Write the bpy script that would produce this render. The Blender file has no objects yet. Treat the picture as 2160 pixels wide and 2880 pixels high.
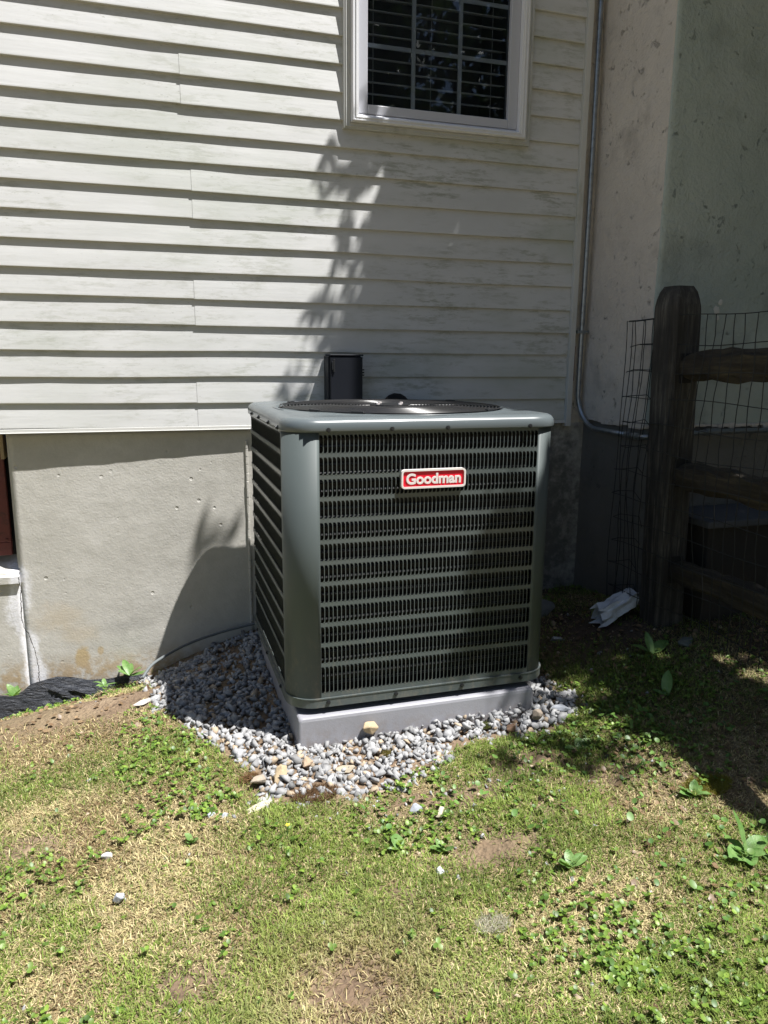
import bpy, bmesh, math, random
import numpy as np
from mathutils import Vector, Matrix
random.seed(7); rng = np.random.default_rng(11)
PI = math.pi
# ------------------------------------------------------------------ camera, world, sun
scene = bpy.context.scene
C = scene.collection
LIFT = 1.2                                   # whole scene is modelled with the camera at z = 0, then lifted
cam_d = bpy.data.cameras.new('camera'); cam = bpy.data.objects.new('camera', cam_d); C.objects.link(cam)
cam_d.sensor_fit = 'VERTICAL'; cam_d.sensor_height = 24.0; cam_d.lens = 17.667
cam_d.clip_start = 0.05; cam_d.clip_end = 400
r_ = Vector((0.95515428, -0.29600608, 0.00779077)); u_ = Vector((0.05204852, 0.1937351, 0.97967222)); f_ = Vector((0.29149828, 0.93533262, -0.20045359))
M = Matrix.Identity(4)
for i in range(3):
    M[i][0] = r_[i]; M[i][1] = u_[i]; M[i][2] = -f_[i]
M[0][3] = 0.0; M[1][3] = -3.2047; M[2][3] = LIFT
cam.matrix_world = M
scene.camera = cam
SUN = Vector((1.30, -1.0, 3.60)).normalized()
SV = np.array([1.30, -1.0, 3.60]) / 3.60     # per unit height towards the sun
sd = bpy.data.lights.new('sun', 'SUN'); so = bpy.data.objects.new('sun', sd); C.objects.link(so)
sd.energy = 5.0; sd.angle = math.radians(0.53); sd.color = (1.0, 0.975, 0.94)
so.rotation_euler = SUN.to_track_quat('Z', 'Y').to_euler(); so.location = (3, -3, 9)
w = bpy.data.worlds.new('World'); scene.world = w; w.use_nodes = True
wn = w.node_tree.nodes; bg = wn['Background']
sky = wn.new('ShaderNodeTexSky'); sky.sky_type = 'NISHITA'; sky.sun_disc = False
sky.sun_elevation = math.asin(SUN.z); sky.sun_rotation = math.atan2(SUN.x, SUN.y)
sky.air_density = 1.0; sky.dust_density = 1.0; sky.ozone_density = 1.0
w.node_tree.links.new(sky.outputs[0], bg.inputs[0]); bg.inputs[1].default_value = 0.05
scene.view_settings.view_transform = 'Standard'; scene.view_settings.look = 'None'
scene.view_settings.gamma = 1.0; scene.view_settings.exposure = 0.98
try: scene.view_settings.use_curve_mapping = False
except Exception: pass
scene.render.engine = 'CYCLES'

# ------------------------------------------------------------------ helpers
class MB:
    def __init__(s): s.v = []; s.f = []; s.m = []
    def add(s, vs, fs, mi=0):
        b = len(s.v); s.v += [tuple(map(float, p)) for p in vs]
        s.f += [tuple(b + i for i in f) for f in fs]; s.m += [mi] * len(fs); return s
    def box(s, x0, x1, y0, y1, z0, z1, mi=0):
        v = [(x0,y0,z0),(x1,y0,z0),(x1,y1,z0),(x0,y1,z0),(x0,y0,z1),(x1,y0,z1),(x1,y1,z1),(x0,y1,z1)]
        return s.add(v, [(0,3,2,1),(4,5,6,7),(0,1,5,4),(1,2,6,5),(2,3,7,6),(3,0,4,7)], mi)
    def tube(s, pts, r, n=8, cap=True, mi=0, closed=False):
        pts = [Vector(p) for p in pts]; N = len(pts); rings = []
        rr = r if isinstance(r, (list, tuple)) else [r] * N
        prev = None
        for i, p in enumerate(pts):
            if closed: t = pts[(i+1) % N] - pts[i-1]
            else: t = pts[min(i+1, N-1)] - pts[max(i-1, 0)]
            t.normalize()
            if prev is None:
                a = t.orthogonal().normalized()
            else:
                a = (prev - t * prev.dot(t)).normalized()
            prev = a; b = t.cross(a)
            rings.append([p + (a * math.cos(2*PI*k/n) + b * math.sin(2*PI*k/n)) * rr[i] for k in range(n)])
        vs = [q for R in rings for q in R]; fs = []
        for i in range(N if closed else N-1):
            j = (i+1) % N
            for k in range(n):
                fs.append((i*n+k, i*n+(k+1) % n, j*n+(k+1) % n, j*n+k))
        if cap and not closed:
            fs.append(tuple(range(n))[::-1]); fs.append(tuple((N-1)*n + k for k in range(n)))
        return s.add(vs, fs, mi)
    def build(s, name, mats, parent=None, smooth=False, bevel=0, bseg=2):
        me = bpy.data.meshes.new(name); me.from_pydata(s.v, [], s.f); me.update()
        if not isinstance(mats, (list, tuple)): mats = [mats]
        for m in mats: me.materials.append(m)
        if any(s.m): me.polygons.foreach_set('material_index', s.m)
        o = bpy.data.objects.new(name, me); C.objects.link(o)
        if parent: o.parent = parent
        if smooth: me.polygons.foreach_set('use_smooth', [True] * len(me.polygons))
        if bevel:
            b = o.modifiers.new('bevel', 'BEVEL'); b.width = bevel; b.segments = bseg; b.limit_method = 'ANGLE'; b.angle_limit = 0.6
            if smooth: pass
        return o
def recalc(o):
    bm = bmesh.new(); bm.from_mesh(o.data); bmesh.ops.recalc_face_normals(bm, faces=bm.faces); bm.to_mesh(o.data); bm.free(); return o
def tag(o, label=None, cat=None, group=None, kind=None):
    if label: o['label'] = label
    if cat: o['category'] = cat
    if group: o['group'] = group
    if kind: o['kind'] = kind
    return o
def empty(name, loc=(0,0,0), label=None, cat=None, group=None):
    o = bpy.data.objects.new(name, None); C.objects.link(o); o.location = loc; o.empty_display_size = 0.1
    return tag(o, label, cat, group)
def npmesh(name, V, tris, mats, parent=None, col=None, smooth=False, quads=None, mi=None):
    me = bpy.data.meshes.new(name)
    nt = 0 if tris is None else len(tris); nq = 0 if quads is None else len(quads)
    loops = []
    if nt: loops.append(np.asarray(tris).ravel())
    if nq: loops.append(np.asarray(quads).ravel())
    loops = np.concatenate(loops).astype(np.int32)
    me.vertices.add(len(V)); me.vertices.foreach_set('co', np.asarray(V, np.float32).ravel())
    me.loops.add(len(loops)); me.loops.foreach_set('vertex_index', loops)
    tot = np.concatenate([np.full(nt, 3), np.full(nq, 4)]).astype(np.int32)
    st = np.concatenate([[0], np.cumsum(tot)[:-1]]).astype(np.int32)
    me.polygons.add(nt + nq); me.polygons.foreach_set('loop_start', st); me.polygons.foreach_set('loop_total', tot)
    if mi is not None: me.polygons.foreach_set('material_index', np.asarray(mi, np.int32))
    if smooth: me.polygons.foreach_set('use_smooth', np.ones(nt + nq, bool))
    me.update(calc_edges=True)
    for m in (mats if isinstance(mats, (list, tuple)) else [mats]): me.materials.append(m)
    if col is not None:
        a = me.color_attributes.new('tint', 'FLOAT_COLOR', 'POINT')
        c4 = np.ones((len(V), 4), np.float32); c4[:, :3] = col; a.data.foreach_set('color', c4.ravel())
    o = bpy.data.objects.new(name, me); C.objects.link(o)
    if parent: o.parent = parent
    return o
# value noise in numpy
_tab = np.random.default_rng(3).random((256, 256))
def vnoise(x, y):
    xi = np.floor(x).astype(int); yi = np.floor(y).astype(int); fx = x - xi; fy = y - yi
    fx = fx*fx*(3-2*fx); fy = fy*fy*(3-2*fy)
    g = lambda a, b: _tab[a & 255, b & 255]
    return (g(xi,yi)*(1-fx)+g(xi+1,yi)*fx)*(1-fy)+(g(xi,yi+1)*(1-fx)+g(xi+1,yi+1)*fx)*fy
def fbm(x, y, o=4):
    s = 0; a = .5; t = 0
    for i in range(o):
        s = s + a * vnoise(x * 2**i + 17.3*i, y * 2**i + 5.1*i); t += a; a *= .5
    return s / t
def sstep(a, b, x):
    t = np.clip((np.asarray(x, float) - a) / (b - a), 0, 1); return t*t*(3-2*t)

# ------------------------------------------------------------------ materials
def mat(name, col=(.5,.5,.5), rough=.6, metal=0, spec=.5):
    m = bpy.data.materials.new(name); m.use_nodes = True
    p = m.node_tree.nodes['Principled BSDF']
    p.inputs['Base Color'].default_value = (*col, 1); p.inputs['Roughness'].default_value = rough
    p.inputs['Metallic'].default_value = metal; p.inputs['Specular IOR Level'].default_value = spec
    return m
class NT:
    """small node-building helper"""
    def __init__(s, m): s.m = m; s.t = m.node_tree; s.n = s.t.nodes; s.l = s.t.links; s.p = s.n['Principled BSDF']; s._c = None
    def co(s):
        if s._c is None: s._c = s.n.new('ShaderNodeTexCoord').outputs['Object']
        return s._c
    def put(s, node, i, v):
        if hasattr(v, 'is_output') or isinstance(v, bpy.types.NodeSocket): s.l.new(v, node.inputs[i])
        else: node.inputs[i].default_value = v
    def mapping(s, scale=(1,1,1), loc=(0,0,0), rot=(0,0,0), vec=None):
        n = s.n.new('ShaderNodeMapping'); s.l.new(vec or s.co(), n.inputs[0]); n.inputs[1].default_value = loc; n.inputs[2].default_value = rot; n.inputs[3].default_value = scale; return n.outputs[0]
    def noise(s, sc=5, det=4, rough=.6, scale=(1,1,1), loc=(0,0,0), dist=0, rot=(0,0,0)):
        n = s.n.new('ShaderNodeTexNoise'); s.l.new(s.mapping(scale, loc, rot), n.inputs['Vector'])
        n.inputs['Scale'].default_value = sc; n.inputs['Detail'].default_value = det; n.inputs['Roughness'].default_value = rough; n.inputs['Distortion'].default_value = dist
        return n.outputs['Fac']
    def voro(s, sc=5, scale=(1,1,1), feat='F1', loc=(0,0,0), out='Distance'):
        n = s.n.new('ShaderNodeTexVoronoi'); n.feature = feat; s.l.new(s.mapping(scale, loc), n.inputs['Vector']); n.inputs['Scale'].default_value = sc; return n.outputs[out]
    def ramp(s, fac, *stops):
        n = s.n.new('ShaderNodeValToRGB'); s.l.new(fac, n.inputs[0]); e = n.color_ramp.elements
        while len(e) < len(stops): e.new(.5)
        for i, (p, c) in enumerate(stops):
            e[i].position = p; e[i].color = (*((c, c, c) if isinstance(c, (int, float)) else c), 1)
        return n.outputs[0]
    def mr(s, v, a, b, c=0, d=1, smooth=True):
        n = s.n.new('ShaderNodeMapRange'); n.interpolation_type = 'SMOOTHSTEP' if smooth else 'LINEAR'
        s.put(n, 0, v)
        for i, x in enumerate((a, b, c, d)): s.put(n, i+1, x)
        return n.outputs[0]
    def math(s, op, a, b=0, c=0):
        n = s.n.new('ShaderNodeMath'); n.operation = op; s.put(n, 0, a); s.put(n, 1, b); s.put(n, 2, c); return n.outputs[0]
    def mix(s, fac, a, b, mode='MIX'):
        n = s.n.new('ShaderNodeMix'); n.data_type = 'RGBA'; n.blend_type = mode; s.put(n, 0, fac)
        s.put(n, 6, a if not isinstance(a, tuple) else (*a, 1)); s.put(n, 7, b if not isinstance(b, tuple) else (*b, 1)); return n.outputs[2]
    def xyz(s):
        n = s.n.new('ShaderNodeSeparateXYZ'); s.l.new(s.co(), n.inputs[0]); return n.outputs
    def attr(s, name='tint'):
        n = s.n.new('ShaderNodeAttribute'); n.attribute_name = name; return n.outputs['Color']
    def bump(s, h, strength=.5, dist=.01, prev=None):
        n = s.n.new('ShaderNodeBump'); s.put(n, 'Height', h); n.inputs['Strength'].default_value = strength; n.inputs['Distance'].default_value = dist
        if prev is not None: s.l.new(prev, n.inputs['Normal'])
        s.l.new(n.outputs[0], s.p.inputs['Normal']); return n.outputs[0]
    def base(s, c): s.l.new(c, s.p.inputs['Base Color'])
    def rough(s, c): s.l.new(c, s.p.inputs['Roughness'])

M_room = mat('dark_room', (.17,.18,.22), .9)
# vinyl siding: cream-grey, wood grain emboss, mildew
M_sid = mat('vinyl_siding', (.74,.72,.66), .42); n = NT(M_sid); X = n.xyz()
g1 = n.noise(34, 6, .75, (.28,1,1.3)); g2 = n.noise(9, 4, .6, (.25,1,1.2), (3,0,0)); blot = n.noise(3.0, 5, .65, (.6,1,1.0), (7,0,2))
big = n.noise(1.3, 3, .5)
col = n.ramp(g2, (.3, (.54,.545,.54)), (.7, (.61,.615,.615)))
mask = n.math('MULTIPLY', n.mr(g1, .47, .64), n.mr(blot, .38, .60))
side = n.mr(X[0], .3, 1.1, .55, 1.0)
mask = n.math('MULTIPLY', mask, side)
low = n.mr(X[2], .7, 1.9, 1.0, .35)
mask = n.math('MULTIPLY', mask, low)
col = n.mix(n.math('MULTIPLY', mask, .66), col, (.23,.24,.17))
gr = n.math('MULTIPLY', n.mr(n.noise(2.2, 4, .6, (.5,1,1), (1,0,9)), .45, .7), n.math('MULTIPLY', side, .55))
col = n.mix(gr, col, (.36,.40,.33))
spk = n.mr(n.noise(160, 2, .5, (.35,1,1)), .68, .74)
col = n.mix(n.math('MULTIPLY', spk, n.math('MULTIPLY', n.mr(blot, .4, .6), .55)), col, (.25,.26,.22))
n.base(col); n.bump(n.noise(60, 4, .65, (.07,1,1)), .28, .0022)
n.rough(n.ramp(g1, (.3, .38), (.7, .55)))
M_trim = mat('trim_vinyl', (.60,.60,.57), .45); n = NT(M_trim)
n.base(n.mix(n.mr(n.noise(14, 5, .7, (1,1,.3)), .5, .75, 0, .6), (.54,.55,.54), (.32,.34,.28))); n.bump(n.noise(50,3,.6), .1, .002)
M_frame = mat('window_white', (.78,.78,.80), .35); n = NT(M_frame)
n.base(n.mix(n.mr(n.noise(25, 5, .7, (1,1,.3)), .55, .75, 0, .45), (.76,.77,.80), (.42,.43,.40))); n.bump(n.noise(90,2,.5), .06, .001)
M_strip = mat('starter_strip', (.62,.62,.60), .5)
# concrete foundation
M_con = mat('concrete', (.36,.35,.31), .9); n = NT(M_con); X = n.xyz()
c1 = n.noise(3, 6, .65); c2 = n.noise(26, 5, .7); c3 = n.noise(120, 3, .6)
col = n.ramp(c1, (.3, (.45,.435,.395)), (.5, (.51,.495,.455)), (.72, (.55,.535,.50)))
col = n.mix(n.mr(c2, .35, .7, .0, .4), col, (.40,.39,.35))
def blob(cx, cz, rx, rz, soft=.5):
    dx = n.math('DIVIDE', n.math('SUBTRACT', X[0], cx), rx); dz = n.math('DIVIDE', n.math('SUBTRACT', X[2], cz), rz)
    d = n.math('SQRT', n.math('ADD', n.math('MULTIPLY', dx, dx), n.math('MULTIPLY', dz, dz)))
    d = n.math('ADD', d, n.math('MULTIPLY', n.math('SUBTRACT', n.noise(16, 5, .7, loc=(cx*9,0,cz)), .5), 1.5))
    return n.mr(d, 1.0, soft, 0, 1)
col = n.mix(n.math('MULTIPLY', blob(-.318, -1.245, .038, .062), .62), col, (.44,.29,.075))
col = n.mix(n.math('MULTIPLY', blob(-.245, -1.22, .016, .02), .5), col, (.44,.29,.09))
col = n.mix(n.math('MULTIPLY', blob(-.40, -1.06, .13, .09, .1), .30), col, (.48,.36,.19))
col = n.mix(n.math('MULTIPLY', blob(-.32, -1.14, .12, .06, .1), .26), col, (.48,.36,.19))
col = n.mix(n.math('MULTIPLY', blob(-.15, -1.12, .15, .05, .1), .4), col, (.27,.265,.25))
col = n.mix(n.math('MULTIPLY', blob(1.70, -.75, .50, .80, .3), .92), col, (.105,.105,.10))  # damp stain right of the unit, deepened by shade put into its colour
col = n.mix(n.math('MULTIPLY', n.mr(X[2], -1.2, -1.32), n.mr(c2, .35, .6)), col, (.40,.31,.20))
# white efflorescence along the crack
fc = n.n.new('ShaderNodeFloatCurve'); n.l.new(n.mr(X[2], -1.40, -.80, 0, 1, False), fc.inputs[1])
cu = fc.mapping.curves[0]; P_ = [(0,.62),(.15,.60),(.30,.58),(.42,.50),(.55,.36),(.70,.36),(.85,.38),(1,.36)]
while len(cu.points) < len(P_): cu.points.new(.5, .5)
for i, (a, b) in enumerate(P_): cu.points[i].location = (a, b)
fc.mapping.update()
xc = n.mr(fc.outputs[0], 0, 1, -.60, -.42, False)
dc = n.math('SUBTRACT', X[0], n.math('ADD', xc, n.math('MULTIPLY', n.math('SUBTRACT', n.noise(14, 5, .7, loc=(4,0,4)), .5), .03)))
ad = n.math('ABSOLUTE', n.math('ADD', dc, .010))
wd = n.math('MULTIPLY', n.mr(n.noise(11, 4, .7, (1,1,.7), (2,0,1)), .3, .7, .028, .070), 1)
effl = n.mr(n.math('DIVIDE', ad, wd), 1.0, .35, 0, 1)
effl = n.math('MULTIPLY', effl, n.mr(X[2], -.80, -.86, 0, 1)); effl = n.math('MULTIPLY', effl, n.mr(n.noise(70, 4, .7), .3, .6, .35, 1))
col = n.mix(n.math('MINIMUM', n.math('MULTIPLY', effl, 1.3), 1), col, (.74,.74,.77))
crk = n.math('MULTIPLY', n.mr(n.math('ABSOLUTE', dc), .0022, .0006, 0, 1), n.mr(X[2], -.80, -.84, 0, 1))
col = n.mix(crk, col, (.08,.075,.07))
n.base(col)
pit = n.mr(n.voro(15, (1,1,1)), .05, .13, 0, 1); pm = n.mr(n.noise(4, 3, .6, loc=(5,5,5)), .47, .60)
hgt = n.math('ADD', n.math('MULTIPLY', n.math('SUBTRACT', pit, 1), pm), n.math('ADD', n.math('MULTIPLY', c2, .55), n.math('MULTIPLY', c3, .30)))
hgt = n.math('SUBTRACT', hgt, n.math('MULTIPLY', crk, 1.5))
n.bump(hgt, .50, .006)
# stucco
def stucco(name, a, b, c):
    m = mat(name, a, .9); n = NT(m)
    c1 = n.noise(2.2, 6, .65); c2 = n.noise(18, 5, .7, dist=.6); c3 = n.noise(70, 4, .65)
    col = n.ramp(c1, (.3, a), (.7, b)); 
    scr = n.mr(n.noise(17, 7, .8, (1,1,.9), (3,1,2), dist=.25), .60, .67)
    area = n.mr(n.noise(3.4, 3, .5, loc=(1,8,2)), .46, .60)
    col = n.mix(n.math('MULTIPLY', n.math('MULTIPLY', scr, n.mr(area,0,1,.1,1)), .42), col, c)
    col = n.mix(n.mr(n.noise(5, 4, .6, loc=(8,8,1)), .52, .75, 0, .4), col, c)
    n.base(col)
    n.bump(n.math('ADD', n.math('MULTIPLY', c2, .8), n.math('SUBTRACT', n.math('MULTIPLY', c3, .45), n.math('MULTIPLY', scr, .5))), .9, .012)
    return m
M_stu = stucco('stucco_beige', (.54,.50,.455), (.64,.595,.54), (.20,.185,.17))
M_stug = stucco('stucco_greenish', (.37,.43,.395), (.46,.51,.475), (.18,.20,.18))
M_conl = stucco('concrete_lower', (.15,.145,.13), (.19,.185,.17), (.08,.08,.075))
# painted metal of the unit
M_paint = mat('grey_green_enamel', (.115,.135,.132), .33, 0, .5); n = NT(M_paint)
X = n.xyz(); dm = n.math('MULTIPLY', n.mr(X[2], -.75, -1.06), n.mr(n.noise(38, 5, .75, (1,1,.5)), .48, .66)); pc = n.mix(n.mr(n.noise(6, 4, .6), .4, .7, 0, .3), (.082,.099,.099), (.070,.084,.083)); n.base(n.mix(n.math('MULTIPLY', dm, .45), pc, (.19,.17,.14)))
n.rough(n.mr(n.noise(9, 4, .6, loc=(3,0,0)), .3, .7, .42, .55)); n.p.inputs['Coat Weight'].default_value = .45; n.p.inputs['Coat Roughness'].default_value = .16; n.bump(n.noise(260, 2, .5), .05, .0006)
M_post_paint = M_paint.copy(); M_post_paint.name = 'grey_green_enamel_matt'; q_ = M_post_paint.node_tree.nodes['Principled BSDF']; q_.inputs['Coat Weight'].default_value = 0; q_.inputs['Specular IOR Level'].default_value = .3
for l_ in list(q_.inputs['Roughness'].links): M_post_paint.node_tree.links.remove(l_)
q_.inputs['Roughness'].default_value = .55
M_cap = mat('grey_enamel_cap', (.17,.195,.20), .26, 0, .6); n = NT(M_cap)
n.base(n.mix(n.mr(n.noise(12, 5, .7), .5, .7, 0, .25), (.105,.124,.132), (.115,.131,.138))); n.rough(n.mr(n.noise(5, 3, .6), .3, .7, .22, .28))
M_louver_shade = mat('louver_shade', (.022,.025,.025), .5)  # louver flanges: enamel with their shade put into a near-black colour
M_coil = mat('coil_fins', (.012,.012,.012), .5, .2); n = NT(M_coil)
n.base(n.mix(n.mr(n.noise(40, 3, .6, (.1,.1,1)), .45, .65), (.005,.005,.006), (.016,.017,.018)))
M_tube = mat('coil_tube', (.06,.06,.06), .35, .7)
M_wireb = mat('black_wire', (.018,.018,.019), .28, 0, .6)
M_black = mat('black_plastic', (.012,.013,.014), .4)
M_screw = mat('dark_screw', (.035,.037,.04), .35, .4)
M_red = mat('badge_red', (.78,.010,.035), .3)
M_silver = mat('badge_rim', (.80,.74,.72), .35)
M_pad = mat('pad_plastic', (.33,.33,.36), .55); n = NT(M_pad)
X = n.xyz(); pc = n.mix(n.mr(n.noise(6, 5, .7), .45, .7, 0, .5), (.30,.30,.33), (.24,.24,.26)); spl = n.math('MULTIPLY', n.mr(X[2], -1.11, -1.19), n.mr(n.noise(30, 5, .75), .42, .62)); n.base(n.mix(n.math('MULTIPLY', spl, .4), pc, (.20,.15,.10))); n.bump(n.noise(160, 4, .7), .35, .0015)
M_navy = mat('navy_plastic', (.009,.011,.017), .5, 0, .3)
M_foam = mat('black_foam', (.010,.010,.010), .95); n = NT(M_foam); n.bump(n.noise(300,3,.6), .5, .002)
M_galv = mat('galvanised_steel', (.34,.37,.40), .42, .85); n = NT(M_galv)
n.base(n.mix(n.mr(n.noise(40, 5, .7), .4, .7, 0, .7), (.36,.39,.42), (.20,.22,.23)))
M_rust = mat('red_paint', (.12,.02,.018), .6); n = NT(M_rust)
n.base(n.mix(n.mr(n.noise(30, 5, .7), .45, .7), (.13,.028,.026), (.07,.02,.018)))
M_lens = mat('dark_slot', (.01,.01,.01), .8)
# wood of the fence
def wood(name, a, b, c, axis):
    m = mat(name, a, .9); n = NT(m); sc = [1,1,1]; sc[axis] = .06
    g = n.noise(45, 6, .75, tuple(sc), dist=.3); g2 = n.noise(4, 4, .6); g3 = n.noise(13, 5, .7, tuple(sc), (3,3,3))
    col = n.ramp(g, (.32, a), (.5, b), (.68, c)); col = n.mix(n.mr(g2, .4, .65, 0, .6), col, a)
    crack = n.mr(g3, .62, .68); col = n.mix(crack, col, (.012,.010,.009))
    n.base(col); n.bump(n.math('SUBTRACT', g, n.math('MULTIPLY', crack, .8)), .8, .008); return m
M_post = wood('weathered_post', (.018,.017,.016), (.050,.046,.042), (.16,.15,.13), 2)
M_rail = wood('weathered_rail', (.014,.011,.008), (.040,.032,.021), (.09,.074,.046), 1)
M_mesh = mat('fence_wire', (.022,.024,.025), .6, .2)
M_soil = mat('soil', (.16,.10,.065), .95); n = NT(M_soil)
cc_ = n.attr(); sp_ = n.n.new('ShaderNodeSeparateColor'); n.l.new(cc_, sp_.inputs[0]); bareF = sp_.outputs[0]
s1 = n.noise(7, 5, .7); s2 = n.noise(60, 5, .7); s3 = n.noise(2.1, 4, .6, loc=(4,2,0))
col = n.ramp(s1, (.3, (.11,.072,.046)), (.5, (.19,.13,.083)), (.7, (.29,.215,.14)))
col = n.mix(n.mr(s3, .45, .7, 0, .7), col, (.20,.155,.085)); col = n.mix(n.mr(s2, .5, .75, 0, .7), col, (.27,.21,.13))
col = n.mix(n.mr(n.noise(25, 4, .7, loc=(9,1,0)), .55, .7, 0, .5), col, (.055,.036,.024))
th_ = n.ramp(n.noise(50, 5, .75), (.3, (.09,.065,.035)), (.5, (.22,.17,.09)), (.7, (.40,.33,.19)))
col = n.mix(n.mr(bareF, .25, .6), th_, col)
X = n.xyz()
shade_dk = n.math('MULTIPLY', n.mr(X[0], 1.25, 1.75), n.mr(X[1], -1.6, -1.15))
col = n.mix(n.math('MULTIPLY', shade_dk, .75), col, (.045,.032,.022))  # soil under the tree darkened: its shade put into the colour
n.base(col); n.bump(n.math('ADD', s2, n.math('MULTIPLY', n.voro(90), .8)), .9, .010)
def tinted(name, rough=.7, trans=0.0, spec=.3, bumpy=0):
    m = mat(name, (.5,.5,.5), rough, 0, spec); n = NT(m); c = n.attr(); 
    if bumpy:
        c = n.mix(n.mr(n.noise(70, 5, .7), .35, .7, 0, .55), c, (.62,.62,.62), 'MULTIPLY'); n.bump(n.noise(120, 4, .7), .5, .003)
    n.base(c)
    if trans:
        t = n.n.new('ShaderNodeBsdfTranslucent'); n.l.new(c, t.inputs[0]); mx = n.n.new('ShaderNodeMixShader'); mx.inputs[0].default_value = trans
        n.l.new(n.p.outputs[0], mx.inputs[1]); n.l.new(t.outputs[0], mx.inputs[2]); n.l.new(mx.outputs[0], n.n['Material Output'].inputs[0])
    return m
M_grass = tinted('grass_blades', .55, .28); M_leafg = tinted('small_leaves', .45, .25, .5); M_stone = tinted('stone', .85, 0, .3, 1)
M_tree = tinted('tree_leaves', .5, .22, .4)
M_bark = wood('bark', (.05,.04,.03), (.10,.085,.065), (.17,.15,.12), 2)

# ------------------------------------------------------------------ ground height
ZBX = [-3.0,-.9,-.64,-.07,.15,.38,1.0,2.0,3.5]; ZBZ = [-1.49,-1.48,-1.46,-1.355,-1.27,-1.195,-1.165,-1.12,-1.08]
def gz(x, y, rough=True):
    x = np.asarray(x, float); y = np.asarray(y, float)
    zb = np.interp(x, ZBX, ZBZ); zc = np.interp(x, [-3,-.4,.0,1.2,1.9,2.6], [-1.28,-1.245,-1.205,-1.20,-1.07,-1.02])
    t = sstep(.03, .55, -y); z = zb*(1-t) + zc*t
    zf = np.interp(x, [-3,.2,2.6], [-1.24,-1.23,-1.20]); t2 = sstep(.9, 1.9, -y); z = z*(1-t2) + zf*t2
    if rough: z = z + (fbm(x*5, y*5, 3)-.5)*.030*sstep(-.02,.1,-y) + (fbm(x*26, y*26, 3)-.5)*.014
    return z
def dens_fields(x, y):
    g = fbm(x*3.1+40, y*3.1+9, 4); dry = fbm(x*4.2+90, y*4.2+70, 4); d = fbm(x*7+11, y*7+3, 3)
    bare = np.zeros_like(x)
    for bx_, by_, rx, ry, s in ((-.40,-1.30,.20,.09,1.15),(.80,-1.66,.20,.08,1.3),(1.03,-1.62,.14,.05,.7),(.32,-1.97,.12,.10,1.12),(.02,-1.86,.10,.07,.8),(-.34,-.46,.46,.26,1.5),(.10,-.78,.16,.12,.8),(-.15,-.35,.35,.15,.8),(.06,-1.75,.10,.07,.5),
                               (1.05,-1.33,.18,.07,1.1),(1.2,-1.45,.28,.10,.85),(1.42,-1.60,.28,.14,.7),(1.35,-1.08,.2,.10,.5),(1.0,-1.56,.16,.06,.9),(.74,-1.42,.28,.06,1.0),(1.75,-.65,.50,.35,1.1),(2.3,-1.0,.45,.5,1.0),(1.55,-.45,.4,.3,1.1),(1.15,-1.8,.2,.06,.5),(.5,-1.75,.05,.05,.8),(-.5,-1.55,.12,.08,.5),(.16,-1.5,.07,.04,.4)):
        q = ((x-bx_)/rx)**2 + ((y-by_)/ry)**2; bare = np.maximum(bare, s*np.exp(-q*.9)*(.75+.6*(d-.3)))
    return g, dry, bare
GPOLY = np.array([(-.09,-.01),(-.045,-.333),(-.02,-.61),(.11,-.86),(.165,-1.0),(.225,-1.14),(.225,-1.27),(.30,-1.33),(.42,-1.34),(.514,-1.35),(.63,-1.30),(.76,-1.25),(.878,-1.21),(1.059,-1.17),(1.24,-1.18),(1.37,-1.09),(1.36,-.942),(1.34,-.4),(1.55,-.01)])
def inpoly(x, y, poly):
    c = np.zeros(len(x), bool); j = len(poly)-1
    for i in range(len(poly)):
        xi, yi = poly[i]; xj, yj = poly[j]
        c ^= ((yi > y) != (yj > y)) & (x < (xj-xi)*(y-yi)/(yj-yi+1e-12)+xi); j = i
    return c
def polydist(x, y, poly):
    d = np.full(len(x), 9.)
    for i in range(len(poly)):
        a = poly[i]; b = poly[(i+1) % len(poly)]; ab = b-a; t = np.clip(((x-a[0])*ab[0]+(y-a[1])*ab[1])/(ab@ab),0,1)
        d = np.minimum(d, np.hypot(x-a[0]-t*ab[0], y-a[1]-t*ab[1]))
    return np.where(inpoly(x, y, poly), d, -d)
def grid_axis(lo, hi, step, far, k=1.35):
    a = list(np.arange(lo, hi + step/2, step)); d = step; b = a[-1]
    while b < far: d *= k; b += d; a.append(b)
    d = step; b = a[0]; pre = []
    while b > -far: d *= k; b -= d; pre.append(b)
    return np.array(pre[::-1] + a)
gx = grid_axis(-1.0, 2.8, .02, 60); gy = grid_axis(-2.7, .04, .02, 60)
GX, GY = np.meshgrid(gx, gy, indexing='ij')
near = np.clip(1 - (np.hypot(GX-.8, GY+1.2)-3)/6, 0, 1)
GZ = gz(np.clip(GX,-3,3.5), np.minimum(GY, 0.04)) 
nx, ny = len(gx), len(gy); idx = np.arange(nx*ny).reshape(nx, ny)
Q = np.stack([idx[:-1,:-1], idx[1:,:-1], idx[1:,1:], idx[:-1,1:]], -1).reshape(-1, 4)
GB = dens_fields(GX.ravel(), GY.ravel())[2]; GB = np.maximum(GB, 1-sstep(.05,.3,-GY.ravel())); GB = np.maximum(GB, sstep(-.05,.0,polydist(GX.ravel(), GY.ravel(), GPOLY)))
tag(npmesh('ground', np.stack([GX,GY,GZ], -1).reshape(-1,3), None, M_soil, quads=Q, smooth=True, col=np.repeat(GB[:,None],3,1)), kind='structure')

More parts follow.
